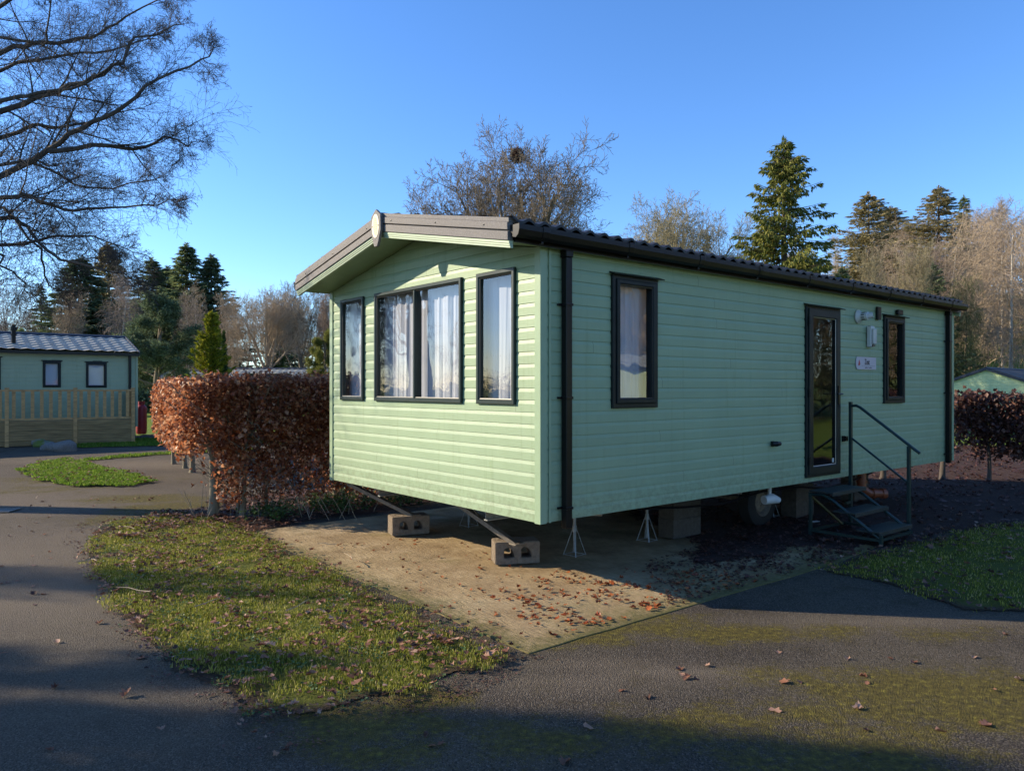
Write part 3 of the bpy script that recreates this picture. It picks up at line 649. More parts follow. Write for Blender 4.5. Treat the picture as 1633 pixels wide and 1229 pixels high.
def curtain(P, u0, u1, z0, z1, d, seed, parent, lean=0, amp=.016, label=None):
    rs = random.Random(seed); nu = max(24, int((u1 - u0) * 160)); nz = 14; vs = []
    ph = [rs.uniform(0, 6.28) for _ in range(6)]
    for j in range(nz + 1):
        z = z0 + (z1 - z0) * j / nz; gather = 1 - .25 * abs(lean)
        for i in range(nu + 1):
            s = i / nu; q = s * (u1 - u0)
            dd = math.sin(q * 42 + ph[0] + .5 * math.sin(z * 1.3 + ph[1])) * .6 + math.sin(q * 71 + ph[2] + .7 * math.sin(z * 1.1)) * .35 + math.sin(q * 19 + ph[3]) * .5
            uu = u0 + q + lean * (z1 - z) * .08 * (.3 + s) + .004 * math.sin(z * 3 + i)
            vs.append(P(uu, z, d + dd * amp * (.75 + .25 * math.sin(z * 2 + ph[4] + q * 5))))
    fs = [(j * (nu + 1) + i, j * (nu + 1) + i + 1, (j + 1) * (nu + 1) + i + 1, (j + 1) * (nu + 1) + i) for j in range(nz) for i in range(nu)]
    mb = MB(); mb.add(vs, fs); return mb.build('curtain', CURT, parent, smooth=True, recalc=False)

def window(P, rect, parent, root_name='window', bw=.05, mull=None, curtains=(), mat=FRAME, hood=False, sash=False, seed=1, glass_d=.004, label=None, blind=False):
    u0, u1, z0, z1 = rect; mb = MB()
    mb.loft(rect, [(0, -.07), (0, .030), (.006, .036), (bw - .012, .036), (bw, .024), (bw, -.07)], P)
    if sash: mb.loft((u0 + bw - .008, u1 - bw + .008, z0 + bw - .008, z1 - bw + .008), [(0, .0), (.0, .046), (.005, .051), (.034, .051), (.04, .042), (.04, -.03)], P)
    if mull is not None: mb.loft((mull - .016, mull + .016, z0 + bw - .004, z1 - bw + .004), [(0, -.05), (0, .028), (.005, .034)], P).prism([(mull - .0105, z0 + bw), (mull + .0105, z0 + bw), (mull + .0105, z1 - bw), (mull - .0105, z1 - bw)], P, .030, .0338)
    f = mb.build(root_name, mat, parent)
    if label: f['label'] = label
    if hood: MB().add([P(u0 - .02, z1 + .028, 0), P(u1 + .05, z1 + .028, 0), P(u1 + .05, z1 + .002, .075), P(u0 - .02, z1 + .002, .075), P(u0 - .02, z1 + .014, 0), P(u1 + .05, z1 + .014, 0), P(u1 + .05, z1 - .008, .071), P(u0 - .02, z1 - .008, .071)],
        [(0, 1, 2, 3), (4, 7, 6, 5), (0, 3, 7, 4), (1, 5, 6, 2), (3, 2, 6, 7), (0, 4, 5, 1)]).build('drip_hood', mat, f)
    MB().loft(rect, [(bw - .004, .026 if not sash else .044), (bw + (.042 if sash else .008), .022 if not sash else .038)], P).build('seal', SCREW, f)
    b = bw + (.03 if sash else -.004)
    pa = MB().add([P(u0 + b, z0 + b, glass_d), P(u1 - b, z0 + b, glass_d), P(u1 - b, z1 - b, glass_d), P(u0 + b, z1 - b, glass_d)], [(0, 1, 2, 3)]).build('pane', GLASS, f, recalc=False)
    for k, (c0, c1, ln) in enumerate(curtains): curtain(P, c0, c1, z0 + .02, z1 - .03, -.10, seed + k, f, ln)
    return f
def build_caravan():
    lab = 'large pale green static caravan with black window frames standing raised on the concrete pad'
    root = thing('static_caravan', P0, ANG, lab, 'caravan')
    # ---- openings measured from the photograph
    def frect(xa, ya, xb, yb):          # front: picture left is larger u
        ua, _ = fr(xa, ya); ub, _ = fr(xb, yb); return ua, ub
    fw = []
    for (xl, xr, yt, yb, xref) in ((546, 582.5, 478, 639, 546), (600.5, 739.5, 443, 642, 739.5), (763.5, 824.5, 427, 644, 824.5)):
        ul, ur = fr(xl, 600)[0], fr(xr, 600)[0]; zt = fr(xref, yt)[1]; zb = fr(xref, yb)[1]; fw.append((ur, ul, zb, zt))
    zt = (fw[0][3] + fw[1][3] + fw[2][3]) / 3; zb = sum(f[2] for f in fw) / 3
    fw = [(a, b, zb, zt) for a, b, _, _ in fw]
    def srect(xl, xr, ytl, ybl): tl, z1 = sd(xl, ytl); _, z0 = sd(xl, ybl); return (tl, sd_t(xr), z0, z1)
    sw1 = srect(973, 1045, 437, 651); door = srect(1282, 1336, 487, 762); sw2 = srect(1407, 1439.5, 503, 643)
    cladding('side_wall', SIDE, .06, L_ - .0, ZB, 2.875, GREEN, root, [sw1, door, sw2])
    cladding('front_wall', FRONT, .0, W_, ZB, 2.86, GREEN, root, fw, gable=(1.88, 3.2), flip=True)
    rear = cladding('rear_wall', REAR, 0, W_, ZB, 2.86, GREEN, root, gable=(1.88, 3.2))
    cladding('back_wall', BACK, 0, L_, ZB, 2.875, GREEN, root, flip=True)
    mb = MB()
    for P, u0, u1, ops in ((SIDE, .07, L_ - .07, [sw1, door, sw2]), (FRONT, .07, W_ - .07, fw), (REAR, .07, W_ - .07, []), (BACK, .07, L_ - .07, [])):
        q = lining('x', P, u0, u1, .68, 2.80, ops, INNER, root); mb.add(q.v, q.f)
    mb.box(.075, L_ - .075, .075, W_ - .075, 2.80, 2.82); mb.build('inner_lining', INNER, root, recalc=False)
    MB().box(.03, L_ - .03, .03, W_ - .03, ZB + .02, .68).build('floor', UNDER, root)
    MB().box(.08, L_ - .08, .08, W_ - .08, .683, .70).build('inner_floor', FLOORI, root)
    MB().box(3.3, 3.35, .2, W_ - .2, .705, 2.78).box(5.0, 5.05, .9, W_ - .2, .705, 2.78).build('partition_wall', INNER, root)
    MB().box(.5, 2.6, 2.7, 3.5, .705, 1.15).box(.5, 2.6, 3.35, 3.55, 1.15, 1.55).build('sofa', simple('sofa_cloth', (.22, .2, .19), .9), root, bevel=.04)
    # ---- corner trims
    for (x, y, fx, fy) in ((0, 0, 1, 1), (0, W_, 1, -1), (L_, 0, -1, 1), (L_, W_, -1, -1)):
        m = MB(); m.box(min(x - .02 * fx, x + .05 * fx), max(x - .02 * fx, x + .05 * fx), min(y - .02 * fy, y - .004 * fy), max(y - .02 * fy, y - .004 * fy), ZB - .006, 2.868)
        m.box(min(x - .0205 * fx, x - .005 * fx), max(x - .0205 * fx, x - .005 * fx), min(y - .0205 * fy, y + .05 * fy), max(y - .0205 * fy, y + .05 * fy), ZB - .0065, 2.8685)
        if x == 0 and y == 0: m.box(.078, .10, -.019, -.002, ZB - .004, 2.868)
        m.build('corner_trim', TRIMG, root)
    # screws in the trims
    # ---- windows
    for k, (r, mull) in enumerate(zip(fw, (None, (fw[1][0] + fw[1][1]) / 2 + .0, None))):
        u0, u1 = r[0], r[1]; cur = []
        if k == 0: cur = [(u0 - .03, u1 + .12, .0)]
        elif k == 1: cur = [(u0 - .03, mull + .05, 0), (mull + .04, u1 + .12, 0)]
        else: cur = [(u0 - .03, u1 + .0, .1)]
        f = window(FRONT, r, root, bw=.043, mull=fr(664, 600)[0] if k == 1 else None, curtains=cur, mat=FRAMEG, seed=10 * k + 3,
               label=('narrow front window nearest the hedge', 'wide double front window with a mullion', 'narrow front window nearest the corner')[k])
    window(SIDE, sw1, root, bw=.05, curtains=[(sw1[0] - .03, sw1[0] + .34, 0), (sw1[0] + .3, sw1[1] + .10, 0)], sash=True, hood=True, seed=31, label='tall curtained window near the front corner')
    window(SIDE, sw2, root, bw=.05, sash=True, hood=True, seed=35, label='narrow window right of the door')
    # ---- door
    u0, u1, z0, z1 = door; d = MB(); d.loft(door, [(0, -.07), (0, .03), (.006, .037), (.028, .037), (.03, .02)], SIDE)
    df = d.build('door_frame', FRAME, root)
    dr = (u0 + .031, u1 - .031, z0 + .031, z1 - .031); m = MB()
    m.loft(dr, [(0, -.01), (0, .048), (.005, .054), (.085, .054), (.095, .045), (.095, -.01)], SIDE); dd = m.build('door', FRAME, root)
    MB().loft(dr, [(.09, .044), (.103, .040)], SIDE).build('seal', SIDEALU, dd)
    MB().add([SIDE(dr[0] + .09, dr[2] + .09, .02), SIDE(dr[1] - .09, dr[2] + .09, .02), SIDE(dr[1] - .09, dr[3] - .09, .02), SIDE(dr[0] + .09, dr[3] - .09, .02)], [(0, 1, 2, 3)]).build('pane', GLASS, dd, recalc=False)
    hz = sd(1336, 628)[1]; h = MB(); h.prism([(dr[1] - .075, hz - .13), (dr[1] - .035, hz - .13), (dr[1] - .035, hz + .10), (dr[1] - .075, hz + .10)], SIDE, .0545, .066)
    h.tube([SIDE(dr[1] - .055, hz, .06), SIDE(dr[1] - .055, hz, .105), SIDE(dr[1] - .18, hz + .003, .112)], .010, 8); h.build('handle', BLACKP, dd, bevel=0)
    for zz in (z1 - .18, hz + .02, z0 + .2):
        MB().tube([SIDE(dr[0] - .002, zz - .05, .058), SIDE(dr[0] - .002, zz + .05, .058)], .011, 8).build('hinge', BLACKP, dd)
    MB().prism([(dr[1] - .15, dr[2] + .115), (dr[1] - .105, dr[2] + .115), (dr[1] - .105, dr[2] + .165), (dr[1] - .15, dr[2] + .165)], SIDE, .0215, .0225).build('sticker', WHITEP, dd)
    ms = MB(); ms.add([SIDE(u0 - .02, z1 + .03, 0), SIDE(u1 + .05, z1 + .03, 0), SIDE(u1 + .05, z1 + .004, .075), SIDE(u0 - .02, z1 + .004, .075), SIDE(u0 - .02, z1 + .016, 0), SIDE(u1 + .05, z1 + .016, 0), SIDE(u1 + .05, z1 - .006, .071), SIDE(u0 - .02, z1 - .006, .071)],
        [(0, 1, 2, 3), (4, 7, 6, 5), (0, 3, 7, 4), (1, 5, 6, 2), (3, 2, 6, 7), (0, 4, 5, 1)]); ms.build('drip_hood', FRAME, df)
    # door catch
    t, z = sd(1343, 699); m = MB().prism([(t - .03, z - .035), (t + .01, z - .035), (t + .01, z + .035), (t - .03, z + .035)], SIDE, .013, .03)
    m.loft((t - .005, t + .05, z - .03, z + .03), [(0, .02), (0, .05), (.012, .05), (.012, .02)], SIDE).build('door_catch', BLACKP, root)
    # ---- roof: two tiled sheets with real waves and steps
    XF, XR, YN, YF, YM = -.40, L_ + .05, -.10, W_ + .08, 1.88; ZE, ZR = 2.985, 3.37
    def tiles(name, ye, yr):
        nx = int((XR - XF) / .17 * 8); rows = 6; V = []; idx = []
        sl = []
        for r in range(rows): sl += [(r / rows, .028), ((r + .5) / rows, .014), ((r + .995) / rows, .002)]
        sl.append((1, .004))
        for s, lift in sl:
            for i in range(nx + 1):
                x = XF + (XR - XF) * i / nx; wv = .5 + .5 * math.cos(2 * math.pi * (x - XF) / .17); wv = wv ** 1.4
                V.append((x, ye + (yr - ye) * s, ZE + (ZR - ZE) * s + lift + .030 * wv))
        nn = nx + 1; Q = [(j * nn + i, j * nn + i + 1, (j + 1) * nn + i + 1, (j + 1) * nn + i) for j in range(len(sl) - 1) for i in range(nx)]
        # skirt at the eave gives the sheet an edge
        b = len(V); V += [(V[i][0], V[i][1], V[i][2] - .022) for i in range(nn)]; Q += [(i, i + 1, b + i + 1, b + i) for i in range(nx)]
        m = MB(); m.add(V, Q); m.add([(XF, ye, ZE - .012), (XR, ye, ZE - .012), (XR, yr, ZR - .012), (XF, yr, ZR - .012)], [(0, 1, 2, 3)])
        o = m.build(name, ROOFM, root, recalc=False); return o
    r1 = tiles('roof', YN - .03, YM); r2 = tiles('roof', YF + .03, YM)
    rd = MB(); rd.add([(x, y, z) for x in (XF - .0, XR) for y, z in ((YM - .13, ZR - .005), (YM - .07, ZR + .04), (YM, ZR + .055), (YM + .07, ZR + .04), (YM + .13, ZR - .005))], [(i, i + 1, i + 6, i + 5) for i in range(4)]).build('ridge_cap', ROOFM, root, recalc=False)
    # soffits and verges, front and rear
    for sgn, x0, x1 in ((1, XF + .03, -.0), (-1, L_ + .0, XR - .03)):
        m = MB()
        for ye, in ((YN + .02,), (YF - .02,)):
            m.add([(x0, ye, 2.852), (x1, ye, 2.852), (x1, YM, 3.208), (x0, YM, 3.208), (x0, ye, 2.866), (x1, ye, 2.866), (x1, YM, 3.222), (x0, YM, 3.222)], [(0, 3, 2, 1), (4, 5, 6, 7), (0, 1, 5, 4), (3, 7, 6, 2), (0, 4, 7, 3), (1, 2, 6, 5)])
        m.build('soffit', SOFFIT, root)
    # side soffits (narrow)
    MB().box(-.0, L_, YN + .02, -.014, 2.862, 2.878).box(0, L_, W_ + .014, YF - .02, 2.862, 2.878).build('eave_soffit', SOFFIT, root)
    MB().box(XF + .05, L_ + .03, YN, YN + .015, 2.852, 2.975).box(XF + .05, L_ + .03, YF - .015, YF, 2.852, 2.975).build('fascia', BLACKP, root)
    def slope(y): return 1 - abs(y - YM) / (YM - YN if y < YM else YF - YM)
    for xf, dirn in ((XF, -1), (XR, 1)):
        for (ya, yb) in ((YM, YN), (YM, YF)):
            m = MB(); prof = [(-.375 + .0, .0), (-.375, .0)]
            def run(z_lo, z_hi, d, dd):   # a band of the barge board between heights below the roof line
                zr, ze = ZR + .035, ZE + .035
                vs = []
                for y, zz in ((ya, zr), (yb, ze)):
                    for x in (xf + dirn * d, xf + dirn * (d - dd)):
                        vs += [(x, y, zz - z_hi), (x, y, zz - z_lo)]
                m.add(vs, [(0, 1, 5, 4), (2, 6, 7, 3), (0, 2, 3, 1), (4, 5, 7, 6), (1, 3, 7, 5), (0, 4, 6, 2)])
            run(-.012, .025, .016, .09); run(.0255, .085, .030, .06); run(.0955, .165, .026, .055); run(.0853, .0954, .010, .04)
            bb = m.build('barge_board', BARGE, root, bevel=.004)
            g = MB(); m = g; run(.1655, .188, .012, .04); run(.1885, .205, .006, .035); run(.2055, .222, .0, .03); g.build('green_trim_board', LIGHTG, root, bevel=.002)
            for q in (.12, .5, .85):
                s = MB()
                y = ya + (yb - ya) * q; z = (ZR + .035) + (ZE - ZR) * q - .055
                s.lathe([(0, .006), (.007, .004), (.008, 0)], Matrix.Translation((xf + dirn * .030, y, z)) @ Matrix.Rotation(R(90) * dirn, 4, 'Y'), 10); s.build('screw', SCREW, bb)
    # ridge badge
    bu = YM; bz = 3.235; P = lambda u, z, d: Vector((XF - .034 - d, bu + u, bz + z))
    sh = [(-.105, .16), (0, .235), (.105, .16), (.112, -.02), (.06, -.15), (.032, -.205), (-.032, -.205), (-.06, -.15), (-.112, -.02)]
    sh = [(-a * .85, .02 + b * .82) for a, b in sh]
    bd = MB().prism(sh, P, 0, .028).build('ridge_badge', BARGE, root, bevel=.004)
    ov = [(math.cos(k * math.pi / 16) * .068, .05 + math.sin(k * math.pi / 16) * .115) for k in range(32)]
    MB().prism(ov, P, .0285, .031).build('oval_plate', CREAM, bd)
    ov2 = [(math.cos(k * math.pi / 16) * .036 + .009 * math.sin(k * math.pi / 16), .05 + math.sin(k * math.pi / 16) * .094) for k in range(32)]
    MB().prism(ov2, P, .0312, .032).build('emblem', HATCH, bd)
    for u in (-.055, .055): MB().lathe([(0, .004), (.006, .003), (.007, 0)], Matrix.Translation(P(u, .05, .031)) @ Matrix.Rotation(R(-90), 4, 'Y'), 8).build('screw', SCREW, bd)
    # ---- gutters: half-hexagonal trough, brackets, end caps, downpipes
    for yg, sg in ((YN, -1), (YF, 1)):
        g = MB(); pr = [(0, .0), (.0, -.055), (.02, -.088), (.062, -.1), (.092, -.08), (.105, -.04), (.105, .0), (.098, .0), (.097, -.038), (.088, -.072), (.06, -.092), (.024, -.082), (.006, -.052), (.006, 0)]
        n = len(pr); x0, x1 = XF + .0, L_ + .06; zg = 2.972
        vs = [(x, yg + sg * (a + .001), zg + b) for x in (x0, x1) for a, b in pr]
        g.add(vs, [(i, (i + 1) % n, n + (i + 1) % n, n + i) for i in range(n)])
        for x in (x0, x1): g.add([(x, yg + sg * (a + .001), zg + b) for a, b in pr[:7]], [tuple(range(7))])
        gt = g.build('gutter', GUT, root)
        for i in range(9):
            b = MB(); x = -.12 + i * 1.0
            b.add([(xx, yg + sg * (a * 1.07 + .0005), zg + c * 1.07 + .006) for xx in (x - .035, x + .035) for a, c in pr[:7]], [(q, q + 1, q + 8, q + 7) for q in range(6)] + [tuple(range(7)), tuple(range(7, 14))])
            b.box(x - .012, x + .012, yg + sg * (.04 if sg > 0 else .06), yg + sg * (.06 if sg > 0 else .04), zg - .118, zg - .10)
            b.build('gutter_bracket', BLACKP, gt, bevel=.003)
    for px, ww in ((897, .0), (1506.5, 0)):
        t = sd_t(px); m = MB(); m.box(t - .034, t + .034, -.085, -.022, .565 if px < 1000 else .60, 2.80)
        m.box(t - .04, t + .04, -.092, -.015, 2.80, 2.885); dp = m.build('downpipe', GUT, root, bevel=.006)
        for z in (.72, 1.63, 2.4): MB().box(t - .04, t + .04, -.092, -.018, z, z + .022).box(t - .075, t - .04, -.03, -.0135, z + .002, z + .02).build('pipe_clip', BLACKP, dp, bevel=.003)
    # ---- fittings on the side wall
    t, z = sd(1366, 505); M = Matrix.Translation((t, -.016, z)) @ Matrix.Rotation(R(90), 4, 'X')
    fl = MB().lathe([(0, .0), (.085, 0), (.086, .012), (.07, .03), (.052, .05), (.05, .13), (.038, .135), (.038, .09)], M, 28)
    fl.build('flue_terminal', WHITEP, root, smooth=True)
    sl = MB()
    for k in range(10):
        a = k * 2 * math.pi / 10; sl.box(-.006, .006, .0495, .0525, .06, .10, 0, M @ Matrix.Rotation(a, 4, 'Z'))
    sl.build('flue_slots', SCREW, root)
    MB().tube([M @ Vector((0, -.01, .05)), M @ Vector((.045, .012, .17))], [.045, .036], 20, cap=False).build('flue_nozzle', WHITEP, root, smooth=True)
    t, z = sd(1383, 537); m = MB(); m.box(t - .055, t + .055, -.075, -.016, z - .135, z + .135).add([], [])
    lb = m.build('wall_light', WHITEP, root, bevel=.012); MB().box(t - .042, t + .048, -.105, -.076, z - .10, z + .10).build('light_diffuser', simple('frosted_cover', (.5, .5, .47), .25), lb, bevel=.012)
    MB().box(t - .035, t + .035, -.09, -.0765, z - .128, z - .104).build('sensor', simple('bronze', (.12, .09, .07), .4), lb, bevel=.004)
    t, z = sd(1397.5, 500); m = MB(); m.box(t - .05, t + .05, -.045, -.014, z - .085, z + .085); v = m.build('vent', BLACKP, root, bevel=.006); v['label'] = 'upright black wall vent'
    m = MB(); [m.box(t - .038, t + .038, -.0495, -.0455, z - .07 + i * .02, z - .06 + i * .02) for i in range(7)]; m.build('louvre', BLACKP, v)
    t, z = sd(1430, 498.5); m = MB(); m.box(t - .075, t + .075, -.06, -.014, z - .035, z + .035); v = m.build('vent', BLACKP, root, bevel=.012); v['label'] = 'low black vent above the narrow window'
    t, z = sd(1232, 707); m = MB(); m.tube([(t - .06, -.03, z), (t - .01, -.055, z), (t + .05, -.06, z)], [.026, .03, .022], 14); m.box(t - .055, t - .015, -.03, -.013, z - .03, z + .03); m.build('outlet_spout', BLACKP, root)
    # sign
    sr = srect(1362.5, 1394.5, 568.5, 588.5); u0, u1, z0, z1 = sr
    a = (z1 - z0) * .22; poly = [(u0 + a, z0), (u1, z0), (u1, z1), (u0 + a, z1), (u0 + a * .3, z1 - a * .8), (u0, (z0 + z1) / 2), (u0 + a * .3, z0 + a * .8)]
    sg = MB().prism(poly, SIDE, .014, .021).build('name_sign', SIGNW, root)
    hh = z1 - z0; ww = u1 - u0
    def text(body, size, u, z, sx, par):
        cu = bpy.data.curves.new('lettering', 'FONT'); cu.body = body; cu.size = size * 1.15; cu.offset = .0015; cu.extrude = .0008
        tmp = bpy.data.objects.new('tmp', cu); COL.objects.link(tmp); dg = bpy.context.evaluated_depsgraph_get(); dg.update()
        me = bpy.data.meshes.new_from_object(tmp.evaluated_get(dg)); bpy.data.objects.remove(tmp)
        me.transform(Matrix.Scale(sx, 4, (1, 0, 0))); me.transform(Matrix.Rotation(R(90), 4, 'X')); me.transform(Matrix.Translation((u, -.0222, z)))
        return link('lettering', me, DARKT, par)
    text('Zest', hh * .55, u0 + ww * .42, z0 + hh * .40, .72, sg)
    m = MB(); m.prism([(u0 + ww * .26, z0 + hh * .285), (u1 - ww * .05, z0 + hh * .285), (u1 - ww * .05, z0 + hh * .30), (u0 + ww * .26, z0 + hh * .30)], SIDE, .0212, .022)
    for k, (q, ln) in enumerate(((.44, .045), (.49, .04), (.54, .03), (.59, .02), (.65, .045), (.70, .035), (.745, .03))):
        m.prism([(u0 + ww * q, z0 + hh * .10), (u0 + ww * (q + ln * .8), z0 + hh * .10), (u0 + ww * (q + ln * .8), z0 + hh * (.17 + .03 * (k % 2))), (u0 + ww * q, z0 + hh * (.17 + .03 * (k % 2)))], SIDE, .0212, .022)
    m.build('small_print', DARKT, sg)
    m = MB(); fx = u0 + ww * .14
    m.prism([(fx - .022, z0 + hh * .32), (fx + .018, z0 + hh * .30), (fx + .036, z0 + hh * .46), (fx + .02, z0 + hh * .62), (fx + .012, z0 + hh * .78), (fx - .004, z0 + hh * .66), (fx - .012, z0 + hh * .5)], SIDE, .0212, .022).build('emblem', REDM, sg)
    # cladding details: screw heads along the front corner trim
    # ---- chassis, wheels, steadies
    for y in (.93, 2.9):
        m = MB(); m.box(.15, 8.15, y - .025, y + .025, .60, .618).box(.15, 8.15, y - .025, y + .025, .50, .512).box(.15, 8.15, y - .004, y + .004, .512, .60); m.build('chassis_rail', STEEL, root)
    for x in (.8, 2.95, 4.3, 5.2, 7.2):
        m = MB()
        for ya, yb in ((.93, .08), (2.9, 3.68)):
            m.add([(x - .004, ya, .50), (x + .004, ya, .50), (x + .004, ya, .62), (x - .004, ya, .62), (x - .004, yb, .585), (x + .004, yb, .585), (x + .004, yb, .62), (x - .004, yb, .62)], [(0, 1, 2, 3), (4, 7, 6, 5), (0, 3, 7, 4), (1, 5, 6, 2), (0, 4, 5, 1), (3, 2, 6, 7)])
            m.box(x - .004, x + .035, min(ya, yb), max(ya, yb), .605, .62)
        m.box(x - .02, x + .02, .93, 2.9, .55, .60); m.build('cross_member', STEEL, root)
    for x, ys in ((4.25, (.72, 3.1)),):
        for y in ys:
            Mx = Matrix.Translation((x, y, .31)) @ Matrix.Rotation(R(90), 4, 'X')
            o = MB().lathe([(.18, -.09), (.27, -.095), (.305, -.07), (.31, 0), (.305, .07), (.27, .095), (.18, .09)], Mx, 32).build('wheel', RUBBER, root, smooth=True)
            MB().lathe([(0, .03), (.05, .035), (.06, .055), (.12, .05), (.15, .02), (.175, .07), (.185, .09)], Mx, 24).build('rim', OLDSTEEL, o, smooth=True)
    MB().tube([(4.25, .72, .31), (4.25, 3.1, .31)], .03, 10).build('axle', OLDSTEEL, root)
    # corner steadies resting on the blocks
    for (a, b) in (((.30, 1.58, .585), (.56, .97, .235)), ((.12, 3.56, .60), (.62, 2.92, .245))):
        m = MB(); a = Vector(a); b = Vector(b); m.bar(a, b, .07, .008, 0); dv = (b - a).normalized(); sd_ = dv.cross(Vector((0, 0, 1))).normalized() * .034; up = sd_.cross(dv).normalized()
        m.bar(a + sd_ - up * .016, b + sd_ - up * .016, .006, .04); m.bar(a - sd_ - up * .016, b - sd_ - up * .016, .006, .04)
        m.box(b.x - .06, b.x + .06, b.y - .05, b.y + .05, b.z - .012, b.z + .002); m.tube([a + sd_ * 1.6, a - sd_ * 1.6], .014, 8); m.bar(a + dv * .12 + Vector((.0, -.05, .05)), a + dv * .26, .03, .006)
        m.build('corner_steady', OLDSTEEL, root)
    MB().box(.72, .80, 2.14, 2.22, .50, .60).box(.60, .70, 2.10, 2.14, .46, .60).build('junction_box', SIDEALU, root, bevel=.004)
    # pipework
    m = MB(); m.tube([(3.9 + i * .02, .12, .60 - .0 * i) for i in (0, 1)] , .02, 8)
    t = 3.62; m = MB(); m.tube([(t, .16, .62), (t - .0, .16, .52), (t - .03, .15, .50)], .022, 10); m.tube([(t - .1, .17, .455), (t + .02, .14, .465), (t + .12, .12, .44)], [.05, .06, .035], 14); m.build('drain_valve', WHITEP, root, smooth=True)
    m = MB(); t = 6.15; y = .32
    m.tube([(t, y, .64), (t, y, .38), (t + .03, y - .02, .32), (t + .09, y - .06, .28), (t + .30, y - .18, .27)], .058, 18)
    for p, q in (((t, y, .56), (t, y, .60)), ((t, y, .42), (t, y, .46)), ((t + .12, y - .078, .279), (t + .16, y - .10, .277)), ((t + .25, y - .15, .272), (t + .3, y - .18, .27))): m.tube([p, q], .072, 18)
    m.build('soil_pipe', TERRA, root, smooth=True)
    MB().tube([(1.2 + i * .6, 1.25 + .06 * math.sin(i * 2), .55 - .05 * math.sin(i * 1.7) ** 2) for i in range(10)], .008, 6).tube([(5.6, .95, .60), (5.6, .97, .3), (5.55, 1.0, .03)], .02, 8).build('cable', BLACKP, root, smooth=True)
    pts = [(1.6 + i * .7, .30 + .05 * math.sin(i), .54 - .10 * math.sin(i * .9) ** 2) for i in range(8)]
    MB().tube(pts, .013, 8).build('supply_pipe', BLACKP, root, smooth=True)
    return root
build_caravan()

# ------------------------------------------------------------------ things under and beside the caravan
def hollow_block(label, loc, rz, mat=BLOCKC, group='concrete blocks under the caravan'):
    """450 x 215 x 215 block, holes run front to back"""
    bm = bmesh.new(); L, D, Hh = .44, .24, .215
    def P(u, z, d): return Vector((u - L / 2, d - D / 2, z))
    mb = MB(); holes = []
    for cx in (.135, .305): holes.append([(cx - .05, .06), (cx + .055, .06), (cx + .05, .105), (cx + .02, .15), (cx - .015, .165), (cx - .05, .15)])
    # face ring: outer rectangle split in two cells around each hole
    cells = [((0, 0), (L / 2, Hh), holes[0]), ((L / 2, 0), (L, Hh), holes[1])]
    for (a, b), (c, e), h in cells:
        outer = [(a, b), (c, b), (c, b + (e - b) * .5), (c, e), ((a + c) / 2, e), (a, e)]
        for d, fl in ((0, 0), (D, 1)):
            vs = [P(u, z, d) for u, z in outer] + [P(u, z, d) for u, z in h]; n = 6
            fs = [(i, (i + 1) % n, n + (i + 1) % n, n + i) for i in range(n)]; mb.add(vs, fs)
        mb.add([P(u, z, 0) for u, z in h] + [P(u, z, D) for u, z in h], [(i, (i + 1) % 6, 6 + (i + 1) % 6, 6 + i) for i in range(6)])
    for q in ([(0, 0), (L / 2, 0), (L, 0)], [(L, 0), (L, Hh / 2), (L, Hh)], [(L, Hh), (L * .75, Hh), (L / 2, Hh), (L * .25, Hh), (0, Hh)], [(0, Hh), (0, 0)]):
        for (u, z), (u2, z2) in zip(q, q[1:]): mb.add([P(u, z, 0), P(u2, z2, 0), P(u2, z2, D), P(u, z, D)], [(0, 1, 2, 3)])
    o = mb.build('concrete_block', mat, None)
    bm.from_mesh(o.data); bmesh.ops.remove_doubles(bm, verts=bm.verts, dist=.0006); bmesh.ops.recalc_face_normals(bm, faces=bm.faces)
    es = [e for e in bm.edges if len(e.link_faces) == 2 and e.calc_face_angle(0) > .6]; bmesh.ops.bevel(bm, geom=es, offset=.007, segments=2, affect='EDGES'); 
    bmesh.ops.triangulate(bm, faces=bm.faces); bmesh.ops.subdivide_edges(bm, edges=[e for e in bm.edges if e.calc_length() > .05], cuts=2)
    for v in bm.verts: v.co += Vector((mnoise.noise(v.co * 14), mnoise.noise(v.co * 14 + Vector((9, 0, 0))), mnoise.noise(v.co * 14 + Vector((0, 9, 0))))) * .005
    bm.to_mesh(o.data); bm.free(); o.location = loc; o.rotation_euler = (0, 0, rz); return tagit(o, label, 'block', group)
bx, by = ground(822, 898); hollow_block('hollow concrete block with two holes in the sun below the near corner', (bx, by, .020), ANG - .50)
x, y = cw(.60, 3.0); hollow_block('hollow concrete block under the far steady beside the hedge', (x, y, .020), ANG - .3)
def pier(label, lx, ly, n, wide=.44, rz=0, name='block_pier'):
    r = thing(name, (*cw(lx, ly), .020), ANG + rz, label, 'pier', 'block piers under the caravan')
    for k in range(n): 
        m = MB().box(-wide / 2 + .004 * (k % 2), wide / 2, -.11, .11, k * .2155, k * .2155 + .214); b = m.build('block', PIERC, r, bevel=.006)
    MB().box(-.1, .1, -.1, .1, n * .2155, n * .2155 + .035).build('timber_packer', WOODD, r, bevel=.004); return r
pier('two course block pier under the middle of the caravan side', 2.95, .9, 2, .5)
pier('block pier behind the metal steps', 5.25, .75, 2, .44)
pier('low block pier by the caravan wheel', 3.9, 2.8, 2)
pier('block pier under the far end of the caravan', 7.2, .93, 2)
pier('block pier on the hedge side near the front', 2.4, 2.9, 2)
